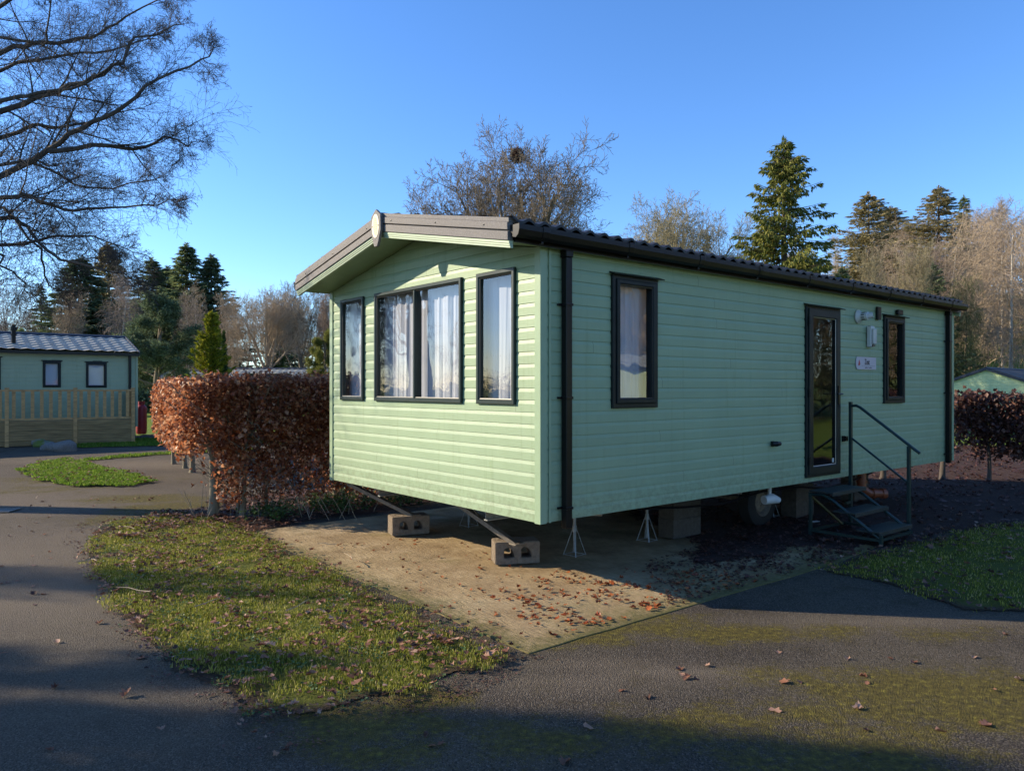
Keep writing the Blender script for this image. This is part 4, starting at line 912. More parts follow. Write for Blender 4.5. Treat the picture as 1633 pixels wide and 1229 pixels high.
def stone(name, label, loc, s, mat, seed, cat='stone', group=None):
    bm = bmesh.new(); bmesh.ops.create_icosphere(bm, subdivisions=3, radius=1)
    for v in bm.verts:
        k = 1 + .35 * mnoise.noise(v.co * 1.1 + Vector((seed * 3.1, 0, 0))) + .12 * mnoise.noise(v.co * 3 + Vector((seed, 5, 0))); v.co = Vector((v.co.x * s[0] * k, v.co.y * s[1] * k, v.co.z * s[2] * k))
    me = bpy.data.meshes.new(name); bm.to_mesh(me); bm.free(); o = link(name, me, mat, None, True); o.location = loc; return tagit(o, label, cat, group)
gx, gy = ground(635, 855); stone('broken_brick', 'broken lump of concrete lying beside the far block', (gx, gy, .06), (.09, .07, .05), BLOCKC, 2, 'rubble')
def stand(lx, ly, label):
    r = thing('axle_stand', (*cw(lx, ly), .020), ANG + .4, label, 'axle stand', 'axle stands under the chassis')
    MB().tube([(0, 0, .04), (0, 0, .40)], .016, 12).tube([(0, 0, .24), (0, 0, .30)], .024, 12).build('post', STEEL, r, smooth=True)
    MB().tube([(0, 0, .40), (0, 0, .44)], .011, 10).box(-.04, .04, -.025, .025, .44, .464).build('saddle', STEEL, r)
    for k in range(4):
        a = k * math.pi / 2 + .5; MB().bar((math.cos(a) * .02, math.sin(a) * .02, .27), (math.cos(a) * .115, math.sin(a) * .115, .004), .014, .005).build('leg', STEEL, r)
    m = MB(); pts = [(math.cos(k * math.pi / 2 + .5) * .108, math.sin(k * math.pi / 2 + .5) * .108, .012) for k in range(4)]
    for i in range(4): m.bar(pts[i], pts[(i + 1) % 4], .01, .004)
    m.build('brace', STEEL, r)
stand(1.29, .93, 'slim steel axle stand below the black downpipe'); stand(2.41, .93, 'steel axle stand between the downpipe and the block pier')
stand(1.40, 2.9, 'steel axle stand in the shade behind the near steady'); stand(4.9, .93, 'steel axle stand half hidden by the metal steps')

def steps():
    r = thing('metal_steps', (*cw(4.1, 0), .03), ANG, 'dark green metal steps with one handrail below the caravan door', 'steps')
    x0, x1 = -.02, .72; tr = [(.50, -.08, -.36), (.30, -.36, -.62), (.13, -.62, -.88)]
    for z, ya, yb in tr:
        MB().box(x0 - .03, x1 + .03, yb, ya, z, z + .018).box(x0 - .03, x1 + .03, yb, yb + .012, z - .025, z).build('tread', TREAD, r, bevel=.003)
    for x in (x0, x1):
        m = MB(); m.tube([(x, -.08, .47), (x, -.24, .475), (x, -.34, .43), (x, -.86, .08)], .017, 10); m.build('stringer', GSTEEL, r, smooth=True)
    MB().box(x0 - .017, x0 + .017, -.097, -.063, 0, .49).build('leg', GSTEEL, r, bevel=.003)
    MB().box(x0 - .017, x0 + .017, -.897, -.863, 0, .12).build('leg', GSTEEL, r, bevel=.003)
    m = MB(); m.bar((x0, -.06, .06), (x0, -.89, .06), .03, .03); m.bar((x1, -.06, .06), (x1, -.89, .06), .03, .03); m.bar((x0, -.10, .063), (x1, -.10, .063), .03, .028); m.bar((x0, -.87, .063), (x1, -.87, .063), .03, .028); m.build('base_frame', GSTEEL, r)
    MB().bar((x0 + .01, -.09, .44), (x1 - .1, -.13, .06), .025, .02).build('brace', simple('yellow_brace', (.10, .085, .03), .6), r)
    xp = .85
    for y, zt in ((-.12, 1.52), (-.80, 1.02)):
        MB().box(xp - .019, xp + .019, y - .019, y + .019, 0, zt).build('handrail_post', GSTEEL, r, bevel=.004)
    MB().tube([(xp, -.12, 1.47), (xp, -.19, 1.475), (xp, -.235, 1.455), (xp, -.80, 1.035), (xp, -.92, .945)], .017, 10).build('handrail', GSTEEL, r, smooth=True)
    MB().tube([(xp, -.13, 1.08), (xp, -.79, .60)], .013, 10).build('mid_rail', GSTEEL, r, smooth=True)
    m = MB(); m.bar((x1, -.12, .30), (xp, -.12, .30), .03, .03); m.bar((x1, -.80, .11), (xp, -.80, .11), .03, .03); m.build('rail_bracket', GSTEEL, r)
steps()
x, y = cw(5.9, 2.2)
gx, gy = ground(1298, 836); pl = MB().box(-.07, .07, -.03, .03, 0, .006).build('white_offcut', WHITEP); pl.location = (gx, gy, .036); pl.rotation_euler = (0, 0, .4); tagit(pl, 'small white plastic offcut on the ground beside the steps', 'offcut')
#@@BACKGROUND
# ------------------------------------------------------------------ hedges
def hedge(label, pts, width, z_lo, z_hi, n, leaf, mat, trunks, seed, low=.35, group=None, bark_=BARKG, dens_top=.62, twigs=500, lead=0):
    rs = np.random.RandomState(seed); pts = np.array(pts, float); seg = np.linalg.norm(np.diff(pts, axis=0), axis=1); cum = np.concatenate([[0], np.cumsum(seg)]); Lh = cum[-1]
    root = thing('beech_hedge', (*pts[0], 0), 0, label, 'hedge', group)
    def along(s):
        k = np.clip(np.searchsorted(cum, s, 'right') - 1, 0, len(seg) - 1); t = (s - cum[k]) / seg[k]; d = (pts[k + 1] - pts[k]) / seg[k][:, None]
        return pts[k] + d * (t * seg[k])[:, None], np.stack([-d[:, 1], d[:, 0]], -1)
    m = n * 4; s = rs.uniform(0, Lh, m); zf = rs.uniform(0, 1, m) ** .8; q = rs.uniform(-1, 1, m)
    # keep more towards the shell and the top, ragged and open below
    shell = np.abs(q) ** .5; cl = np.array([mnoise.noise((a * 2.2, b * 3.2, c * 1.5 + seed)) + .6 * mnoise.noise((a * 6, b * 7, c * 4 + seed)) for a, b, c in zip(s, zf * (z_hi - z_lo), q)])
    p = (.35 + .65 * shell) * np.where(zf > dens_top, 1, low + (1 - low) * (zf / dens_top) ** 1.5); p = p * np.clip(.8 + cl * np.where(zf > dens_top, 1.0, 2.0), 0, 1.2)
    if lead: p = np.where((s < lead) & (zf * (z_hi - z_lo) + z_lo < .95 + .4 * cl), p * .03, p)
    keep = rs.uniform(0, 1, m) < p; s, zf, q = s[keep][:n], zf[keep][:n], q[keep][:n]; m = len(s)
    xy, nn = along(s); wv = np.array([mnoise.noise((a * 1.4, b * 2, seed)) for a, b in zip(s, zf)])
    xy = xy + nn * (q * width / 2 * (1 + .55 * wv) * (.72 + .28 * np.sin(np.clip(zf, 0, 1) * 3.14) ** .5))[:, None]
    end = np.clip(np.minimum(s, Lh - s) / .25, 0, 1)
    z = z_lo + (z_hi - z_lo) * zf + rs.normal(0, .028, m) + (rs.uniform(0, 1, m) > .97) * rs.uniform(0, .10, m) - (1 - end) * .12 * zf
    P = np.column_stack([xy, z]) - np.array([pts[0][0], pts[0][1], 0])
    V, Fc = leaves_np(P, rs.uniform(leaf * .6, leaf * 1.25, m), rs.uniform(0, 6.28, m), rs.normal(-.35, .7, m), rs.normal(0, .8, m), False, .7, .2)
    link('foliage', mesh_np('foliage', V, Fc), mat, root)
    br = []; rr = random.Random(seed)
    for k in range(twigs):
        s0 = rr.uniform(0, Lh); b, nn2 = along(np.array([s0])); b = b[0] - pts[0]; nn2 = nn2[0]; zz = rr.uniform(z_lo - .05 if s0 > lead else max(z_lo, .95), z_hi - .2); o = rr.uniform(-.3, .3) * width; L = rr.uniform(.2, .6); a = rr.uniform(-1, 1); d = (pts[-1] - pts[0]) / Lh
        P_ = [(b[0] + nn2[0] * (o + a * L * .3 * t) + d[0] * L * math.sin(a * 5 + k) * t, b[1] + nn2[1] * (o + a * L * .3 * t) + d[1] * L * math.sin(a * 5 + k) * t, min(z_hi + .03, zz + L * .75 * t + .03 * math.sin(t * 7 + k))) for t in (0, .33, .66, 1)]
        br.append((P_, [.006, .0045, .0035, .002]))
    V, Q = tubes_np(br, 3); link('twigs', mesh_np('twigs', V, Q), bark_, root)
    for (tx, ty, r0) in trunks:
        m_ = MB(); x0, y0 = tx - pts[0][0], ty - pts[0][1]; k = rr.uniform(0, 9); zt = z_hi - .25
        P_ = [(x0 + .03 * math.sin(t * 5 + k), y0 + .02 * math.cos(t * 4 + k), zt * t) for t in (0, .04, .12, .25, .4, .5)]
        m_.tube(P_, [r0 * 1.5, r0 * 1.15, r0, r0 * .92, r0 * .8, r0 * .6], 10); c = Vector(P_[-1])
        for j in range(4):
            a = rr.uniform(0, 6.28); d = (pts[-1] - pts[0]) / Lh; e = math.cos(a) * .35
            m_.tube([c, c + Vector((d[0] * e * .5, d[1] * e * .5, zt * .16)), c + Vector((d[0] * e * 1.2, d[1] * e * 1.2 + math.sin(a) * .1, zt * .36))], [r0 * .6, r0 * .4, r0 * .15], 7)
        for j in range(5):
            a = rr.uniform(0, 6.28); zz = rr.uniform(.3, .6) * zt; d = (pts[-1] - pts[0]) / Lh; e = rr.choice((-1, 1)) * rr.uniform(.2, .45)
            m_.tube([(x0, y0, zz), (x0 + d[0] * e * .6, y0 + d[1] * e * .6, zz + .08), (x0 + d[0] * e, y0 + d[1] * e, zz + .2)], [r0 * .3, r0 * .2, .003], 5)
        m_.build('trunk', bark_, root, smooth=True)
    return root
g1 = ground(338, 826); h1 = ground(345, 816)
hedge('russet beech hedge with a bare leading trunk left of the big caravan', [(-4.25, 9.66), (-3.45, 9.86), (-2.6, 10.75), (-1.2, 12.0), (.4, 13.1)], .84, .22, 1.88, 48000, .062, BEECH,
      [(*ground(338, 826), .066), (*ground(385, 826), .036), (*ground(376, 824), .022), (*ground(421, 822), .024), (*ground(539, 806), .05), (*ground(578, 800), .032), (-1.0, 12.1, .04)], 3, .34, 'clipped beech hedges', dens_top=.55, twigs=1100, lead=.42)
hedge('more distant beech hedge with bare legs across the drive', [(-8.45, 18.5), (-7.3, 16.3), (-6.1, 14.2), (-5.5, 13.0)], .75, .52, 1.86, 20000, .075, BEECH,
      [(*ground(284, 722), .09), (-7.6, 16.9, .04), (-7.0, 16.0, .04), (-6.5, 15.2, .05)], 5, .4, 'clipped beech hedges', dens_top=.45, twigs=400)
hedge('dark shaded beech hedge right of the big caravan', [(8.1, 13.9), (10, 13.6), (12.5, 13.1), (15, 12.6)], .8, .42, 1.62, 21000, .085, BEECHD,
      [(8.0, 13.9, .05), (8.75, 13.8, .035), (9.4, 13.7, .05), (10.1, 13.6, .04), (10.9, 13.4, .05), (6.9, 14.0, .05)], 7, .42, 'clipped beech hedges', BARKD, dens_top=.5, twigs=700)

# ------------------------------------------------------------------ neighbouring caravans
def other_caravan(label, C0, ang, L, W, zb, ze, zr, wall, roofm, wins, bigwins=(), gable_over=.25, pitch=.13, posts=True, endwins=()):
    """C0 is the right-hand near corner; local x runs left along the near side, y runs back"""
    r = thing('static_caravan', (C0[0], C0[1], float(terrain(*C0)) if C0[1] > 45 else 0), ang, label, 'caravan')
    S = lambda u, z, d: Vector((u, -d, z)); E = lambda u, z, d: Vector((-d, u, z)); B = lambda u, z, d: Vector((u, W + d, z)); E2 = lambda u, z, d: Vector((L + d, u, z))
    cladding('side_wall', S, 0, L, zb, ze, wall, r, wins, pitch); cladding('back_wall', B, 0, L, zb, ze, wall, r, (), pitch, flip=True)
    cladding('end_wall', E, 0, W, zb, ze, wall, r, endwins, pitch, gable=(W / 2, zr - .03), flip=True); cladding('end_wall', E2, 0, W, zb, ze, wall, r, (), pitch, gable=(W / 2, zr - .03))
    m = MB(); g = gable_over
    for y0, y1 in ((-.12, W / 2), (W + .12, W / 2)):
        nx = int((L + 2 * g) / .33 * 4); rows = 7; V = []
        sl = []
        for k in range(rows): sl += [(k / rows, .035), ((k + .97) / rows, 0)]
        sl.append((1, 0))
        for s, lift in sl:
            for i in range(nx + 1): V.append((-g + (L + 2 * g) * i / nx, y0 + (y1 - y0) * s, ze + .06 + (zr - ze) * s + lift + .028 * (.5 + .5 * math.cos(i * math.pi / 2))))
        nn = nx + 1; m.add(V, [(j * nn + i, j * nn + i + 1, (j + 1) * nn + i + 1, (j + 1) * nn + i) for j in range(len(sl) - 1) for i in range(nx)])
    m.build('roof', roofm, r, recalc=False)
    MB().tube([(-g, W / 2, zr + .09), (L + g, W / 2, zr + .09)], .06, 8).build('ridge_cap', ROOFN, r)
    for x in (-g - .02, L + g + .02):
        for ya, yb in ((W / 2, -.14), (W / 2, W + .14)): MB().bar((x, ya, zr + .06), (x, yb, ze + .03), .03, .15).build('barge_board', ROOFN, r)
    MB().box(-g, L + g, -.22, -.12, ze - .04, ze + .05).box(-g, L + g, W + .12, W + .22, ze - .04, ze + .05).build('gutter', BLACKP, r)
    MB().box(.10, .17, -.09, -.02, zb, ze).build('downpipe', BLACKP, r)
    for x, y in ((0, 0), (L, 0), (0, W), (L, W)): MB().box(x - .03, x + .03, y - .03, y + .03, zb - .01, ze).build('corner_trim', wall, r)
    for k, q in enumerate(wins):
        f = MB().loft(q, [(0, -.05), (0, .03), (.06, .035), (.075, .01), (.075, -.05)], S).build('window', FRAME, r)
        MB().add([S(q[0] + .07, q[2] + .07, 0), S(q[1] - .07, q[2] + .07, 0), S(q[1] - .07, q[3] - .07, 0), S(q[0] + .07, q[3] - .07, 0)], [(0, 1, 2, 3)]).build('pane', GLASS, f, recalc=False)
        MB().add([S(q[0], q[2], -.06), S(q[1], q[2], -.06), S(q[1], q[3], -.06), S(q[0], q[3], -.06)], [(0, 1, 2, 3)]).build('blind', BLIND, f)
        MB().box(q[0] - .04, q[1] + .04, -.06, -.015, q[3], q[3] + .03).build('drip_hood', FRAME, f)
    for k, q in enumerate(endwins):
        f = MB().loft(q, [(0, -.05), (0, .03), (.06, .035), (.075, .01), (.075, -.05)], E).build('window', FRAME, r)
        MB().add([E(q[0] + .07, q[2] + .07, 0), E(q[1] - .07, q[2] + .07, 0), E(q[1] - .07, q[3] - .07, 0), E(q[0] + .07, q[3] - .07, 0)], [(0, 1, 2, 3)]).build('pane', GLASS, f, recalc=False)
    MB().box(.1, L - .1, .1, W - .1, zb, zb + .05).build('floor', UNDER, r)
    return r
# green one behind the timber deck: corner at picture x=218, running left and slightly nearer
C0 = (-12.35, 24.7); A0 = math.atan2(-1.95, -3.05)   # direction of local x (to the left, towards the camera)
def plane_hit(px, py, C, ang):   # where the ray meets the vertical plane of the wall -> (u,z)
    dx, dy = math.cos(ang), math.sin(ang); k = (px - CX) / F_; u = (C[0] - k * C[1]) / (k * dy - dx); Y = C[1] + dy * u; return u, H - (py - HY) / F_ * Y
C0 = (-12.3, 24.6); A0 = math.atan2(-.64, -.77)
def wrect(xl, xr, yt, yb): u0, z1 = plane_hit(xr, yt, C0, A0); u1, z0 = plane_hit(xl, yb, C0, A0); return (u0, u1, z0, z1)
# local x points left along the near side, so the near wall must face the camera: mirror by building with y running back
def left_caravan():
    L, W = 9.0, 3.6; r = other_caravan('green static caravan with white blinds behind the timber deck', (0, 0), 0, L, W, .45, plane_hit(218, 566, C0, A0)[1] - .0, 3.35, GREEN2, ROOFL,
        [ (L - b, L - a, c, d) for a, b, c, d in (wrect(68, 97, 576, 617.5), wrect(137, 170, 578, 618), wrect(-28, 1, 570, 640)) ], pitch=.13, gable_over=.03)
    # shift so that local x=L is the right-hand corner, rotation from the far left end
    dx, dy = math.cos(A0), math.sin(A0); r.location = (C0[0] + dx * L, C0[1] + dy * L, 0); r.rotation_euler = (0, 0, A0 + math.pi)
    for c in [c for c in r.children if c.name.startswith('downpipe')]: c.location.x = L - .35
    px = plane_hit(25, 553, C0, A0)[0]
    m = MB().tube([(L - px, .5, 2.8), (L - px, .5, 3.62)], .06, 12).tube([(L - px, .5, 3.44), (L - px, .5, 3.56)], .095, 12).tube([(L - px, .5, 3.30), (L - px, .5, 3.34)], .085, 12); m.build('flue_pipe', BLACKP, r)
    for q in (87, 152): t = L - plane_hit(q + 3, 566, C0, A0)[0]; MB().box(t - .13, t + .13, -.05, -.012, 2.50, 2.56).build('vent', BLACKP, r)
    MB().box(.05, L - .02, .06, W - .06, .02, .45).build('skirt', simple('grey_skirt', (.10, .11, .10), .8), r)
left_caravan()
def deck():
    dx, dy = math.cos(A0), math.sin(A0); nx, ny = -dy * -1, dx * -1   # outward normal, towards the camera
    nrm = Vector((dy, -dx, 0)); nrm = nrm if nrm.y < 0 else -nrm
    o = Vector((C0[0], C0[1], 0)) + Vector((dx, dy, 0)) * .42 + nrm * 1.35; a = A0 - .14
    r = thing('timber_deck', o, a, 'weathered timber deck with slatted balustrade before the green caravan', 'deck')
    # local: x left along the deck front, y away or towards: pick so that the front face is y=0
    L = 8.3; bays = [0, 1.55, 3.25, 4.95, 6.6, 8.3]
    for i, x in enumerate(bays): MB().box(x - .05, x + .05, -.05, .05, 0, 1.68).box(x - .06, x + .06, -.06, .06, 1.68, 1.71).build('post', WOODF, r, bevel=.004)
    for x0, x1 in zip(bays, bays[1:]):
        m = MB(); m.box(x0 + .05, x1 - .05, -.035, .035, 1.60, 1.655).box(x0 + .05, x1 - .05, -.03, .03, .76, .82)
        n = 7
        for k in range(n): x = x0 + .05 + (x1 - x0 - .1) * (k + .5) / n; m.box(x - .045, x + .045, -.012, .012, .82, 1.60)
        m.build('balustrade', WOODF, r, bevel=.003)
        m = MB()
        for k in range(5): m.box(x0 + .05, x1 - .05, .006 * (k % 2), .03 + .006 * (k % 2), .02 + k * .145, .158 + k * .145)
        m.build('skirt_boards', WOODD, r, bevel=.003)
    s = 1 if (Matrix.Rotation(a, 3, 'Z') @ Vector((0, 1, 0))).y > 0 else -1
    MB().box(0, L, s * .06, s * 1.25, .70, .73).build('deck_floor', WOODF, r)
    for y in (s * .62, s * 1.2): MB().box(-.05, .05, y - .05, y + .05, 0, 1.66).build('post', WOODF, r, bevel=.004)
    m = MB(); m.box(-.03, .03, min(s * .05, s * 1.2), max(s * .05, s * 1.2), 1.60, 1.65).box(-.03, .03, min(s * .05, s * 1.2), max(s * .05, s * 1.2), .76, .82)
    for k in range(6): y = s * (.2 + k * .17); m.box(-.012, .012, y - .04, y + .04, .82, 1.6)
    m.build('end_balustrade', WOODF, r)
deck()
gc = thing('gas_cylinder', (*ground(225.5, 691.5), 0), 0, 'tall red gas cylinder standing at the end of the timber deck', 'gas cylinder')
gc.location = (-13.7, 27.75, 0)
MB().lathe([(0, .03), (.17, .03), (.185, .08), (.187, .12), (.187, .92), (.175, 1.0), (.13, 1.06), (.06, 1.085), (0, 1.09)], None, 24).build('body', RED, gc, smooth=True)
MB().lathe([(.11, 1.05), (.115, 1.2), (.105, 1.2), (.10, 1.05)], None, 16).build('collar', RED, gc); MB().lathe([(.165, 0), (.165, .05), (.15, .05), (.15, 0)], None, 16).build('foot_ring', RED, gc)
MB().tube([(0, 0, 1.08), (0, 0, 1.17)], .03, 8).build('valve', STEEL, gc)
for i, (px, py, sx, m_, l_) in enumerate(((49, 704, .26, MROCK, 'mossy boulder furthest left in the row by the drive'), (64, 707, .27, MROCK, 'mossy boulder second from the left in the row'), (76, 709, .22, MROCK, 'bright mossy boulder in the middle of the row'),
        (78, 712, .24, ROCK, 'grey boulder standing before the mossy middle one'), (86, 713, .25, ROCK, 'low grey boulder left of the largest one'), (103, 714, .36, ROCK, 'largest pale boulder at the right end of the row'))):
    x, y = ground(px, py + 5); stone('boulder', l_, (x, y, .06), (sx * .85, sx * .65, sx * .6), m_, i + 3, 'boulder', 'boulders edging the flower bed')
x, y = ground(40, 822)
def drain():
    r = thing('drain_grate', (x, y, .008), .1, 'iron drain grate set in the drive at the left', 'drain'); m = MB(); m.box(-.24, .24, -.17, -.15, 0, .012).box(-.24, .24, .15, .17, 0, .012).box(-.24, -.22, -.15, .15, 0, .012).box(.22, .24, -.15, .15, 0, .012); m.build('frame', OLDSTEEL, r)
    m = MB(); [m.box(-.22 + k * .05, -.19 + k * .05, -.15, .15, 0, .008) for k in range(9)]; m.build('bars', OLDSTEEL, r)
x, y = ground(-5, 815); drain()

# caravans farther off
other_caravan('far green caravan glimpsed beside the red gas cylinder', (-19.2, 41), .06, 9, 3.5, .4, 2.0, 2.55, GREEN2, ROOFL, [(5.0, 5.9, 1.0, 1.75)])
other_caravan('long low caravan whose grey roof shows over the russet hedge', (-15.6, 40), .02, 10.5, 3.6, .4, 2.0, 2.66, GREEN2, ROOFL, [(2, 3, .9, 1.7)])
def shed():
    r = thing('shelter', (-10.7, 33, 0), .04, 'low shelter with a mossy dark hipped roof over the russet hedge', 'shed')
    MB().box(-1.15, 1.15, -.9, .9, 0, 1.95).build('wall', WOODD, r)
    m = MB(); lo = [(-1.4, -1.1, 1.93), (1.4, -1.1, 1.93), (1.4, 1.1, 1.93), (-1.4, 1.1, 1.93)]; hi = [(-.75, -.35, 2.26), (.75, -.35, 2.26), (.75, .35, 2.26), (-.75, .35, 2.26)]
    m.add(lo + hi, [(0, 1, 5, 4), (1, 2, 6, 5), (2, 3, 7, 6), (3, 0, 4, 7), (4, 5, 6, 7), (0, 3, 2, 1)]); rr = m.build('roof', simple('mossy_felt', (.06, .05, .04), .9, var=.5, vscale=3), r)
    MB().box(-.85, .85, -.45, .45, 2.265, 2.33).build('cap', simple('moss_cap', (.16, .14, .05), .95, var=.4, vscale=5), rr, bevel=.02)
shed()
# pale green gable at the right edge
def right_caravan():
    px0, Yg = 1573, 41; cx = (px0 - CX) / F_ * Yg; a = R(-38)
    r = other_caravan('pale yellow green caravan gable behind the dark right hedge', (0, 0), 0, 10, 3.9, .4, 1.93, 2.68, PALEG, ROOFN, [(1, 2, .9, 1.7)], pitch=.17, gable_over=.12)
    # end wall (local x=0) faces the camera: its middle at (cx,Yg)
    th = R(42); r.rotation_euler = (0, 0, th); off = Matrix.Rotation(th, 3, 'Z') @ Vector((0, 1.95, 0)); r.location = (cx - off.x, Yg - off.y, 0)
right_caravan()
# seen only as reflections in the panes: a caravan and trees behind the camera
other_caravan('pale green caravan out of the picture to the right of the lawn', (27, 2.5), R(80), 9, 3.6, .5, 2.5, 3.0, PALEG, ROOFL, [(2, 3, 1.2, 2.2)])

# ------------------------------------------------------------------ trees
def grow(rs, p, d, L, r, lvl, P, out):
    """P: dict of per level lists"""
    k = P['k'][lvl]; pts = [tuple(p)]; rad = [r]; dirs = [d]; q = Vector(p); st = L / (k - 1); dd = Vector(d)
    for i in range(1, k):
        wob = P['wob'][lvl]; dd = (dd + Vector((rs.gauss(0, wob), rs.gauss(0, wob), rs.gauss(0, wob) + P['trop'][lvl]))).normalized()
        q = q + dd * st; pts.append(tuple(q)); rad.append(max(P['rmin'], r * (1 - (1 - P['tip'][lvl]) * i / (k - 1)))); dirs.append(dd.copy())
    out[min(lvl, 9)].append((pts, rad))
    if lvl + 1 >= len(P['k']): return
    n = P['n'][lvl]; n = n if isinstance(n, int) else rs.randint(*n); ph = rs.uniform(0, 6.28)
    for c in range(n):
        t = P['t0'][lvl] + (1 - P['t0'][lvl]) * (c + rs.uniform(0, 1)) / n; f = t * (k - 1); i = min(int(f), k - 2); f -= i
        b = Vector(pts[i]).lerp(Vector(pts[i + 1]), f); bd = dirs[min(i + 1, k - 1)]; ph += 2.4 + rs.uniform(-.5, .5)
        a = bd.orthogonal().normalized(); bb = bd.cross(a); an = R(rs.uniform(*P['ang'][lvl])); side = a * math.cos(ph) + bb * math.sin(ph)
        nd = (bd * math.cos(an) + side * math.sin(an)).normalized()
        grow(rs, b, nd, L * rs.uniform(*P['len'][lvl]) * (1.1 - P.get('taper', .35) * t), max(P['rmin'], (rad[i] * (1 - f) + rad[i + 1] * f) * rs.uniform(*P['rr'])), lvl + 1, P, out)
def make_tree_meshes(seed, P, height, r0, sides=(7, 5, 3, 3, 3, 3), lean=(0, 0)):
    rs = random.Random(seed); out = [[] for _ in range(10)]
    grow(rs, (0, 0, 0), Vector((lean[0], lean[1], 1)).normalized(), height, r0, 0, P, out)
    Vt, Ft, n = [], [], 0
    V0, F0 = tubes_np(out[0] + (out[1] if P.get('limbs_in_trunk') else []), 8)
    for l in range(1 if not P.get('limbs_in_trunk') else 2, 10):
        if out[l]:
            V, Fq = tubes_np(out[l], sides[min(l, 5)]); Vt.append(V); Ft.append(Fq + n); n += len(V)
    V1, F1 = np.concatenate(Vt), np.concatenate(Ft); return (V0, F0), (V1, F1), max(V1[:, 2].max(), V0[:, 2].max()), np.percentile(np.abs(V1[:, 0]), 99)
OAK = dict(k=[5, 7, 6, 5, 4, 3], wob=[.04, .08, .10, .12, .15, .2], trop=[0, .07, .05, .03, .02, 0], tip=[.75, .25, .25, .3, .4, .5], rmin=.006, n=[11, (7, 9), (6, 8), (6, 7), 5], t0=[.45, .25, .2, .15, .15], ang=[(18, 60), (25, 55), (25, 60), (25, 60), (25, 60)], len=[(1.15, 1.35), (.42, .56), (.45, .6), (.4, .6), (.4, .55)], rr=(.42, .58))
WOODT = dict(k=[8, 6, 5, 4, 3], wob=[.05, .1, .15, .2, .2], trop=[.02, .10, .08, .04, 0], tip=[.25, .25, .3, .4, .5], rmin=.010, n=[22, (8, 10), (6, 8), (4, 6)], t0=[.22, .15, .15, .15], ang=[(20, 50), (20, 50), (25, 55), (25, 60)], len=[(.28, .46), (.4, .6), (.4, .6), (.4, .6)], rr=(.35, .5))
BIRCH = dict(k=[9, 6, 6, 5], wob=[.03, .1, .12, .1], trop=[.02, .02, -.10, -.16], tip=[.15, .25, .3, .5], rmin=.008, n=[34, (9, 12), (7, 9)], t0=[.18, .1, .1], ang=[(30, 62), (25, 60), (25, 60)], len=[(.2, .32), (.4, .6), (.5, .8)], rr=(.3, .45))
LARCH = dict(k=[9, 6, 5, 5], wob=[.02, .1, .14, .1], trop=[.02, -.02, -.16, -.3], tip=[.1, .25, .3, .5], rmin=.010, n=[44, (10, 13), (7, 9)], t0=[.24, .1, .1], ang=[(60, 95), (25, 70), (25, 60)], len=[(.26, .40), (.35, .5), (.6, .9)], rr=(.25, .4))
protos = {}
for nm, P, h, r, sd_ in (('oak', OAK, 4.2, .30, 11), ('oak2', OAK, 4.2, .26, 23), ('wood', WOODT, 11, .17, 5), ('wood2', WOODT, 11, .15, 9), ('birch', BIRCH, 11, .12, 4), ('birch2', BIRCH, 11, .11, 8), ('larch', LARCH, 12, .16, 6)):
    t, c, hh, ww = make_tree_meshes(sd_, P, h, r); protos[nm] = (mesh_np(nm + '_trunk', *t), mesh_np(nm + '_crown', *c), hh, ww)
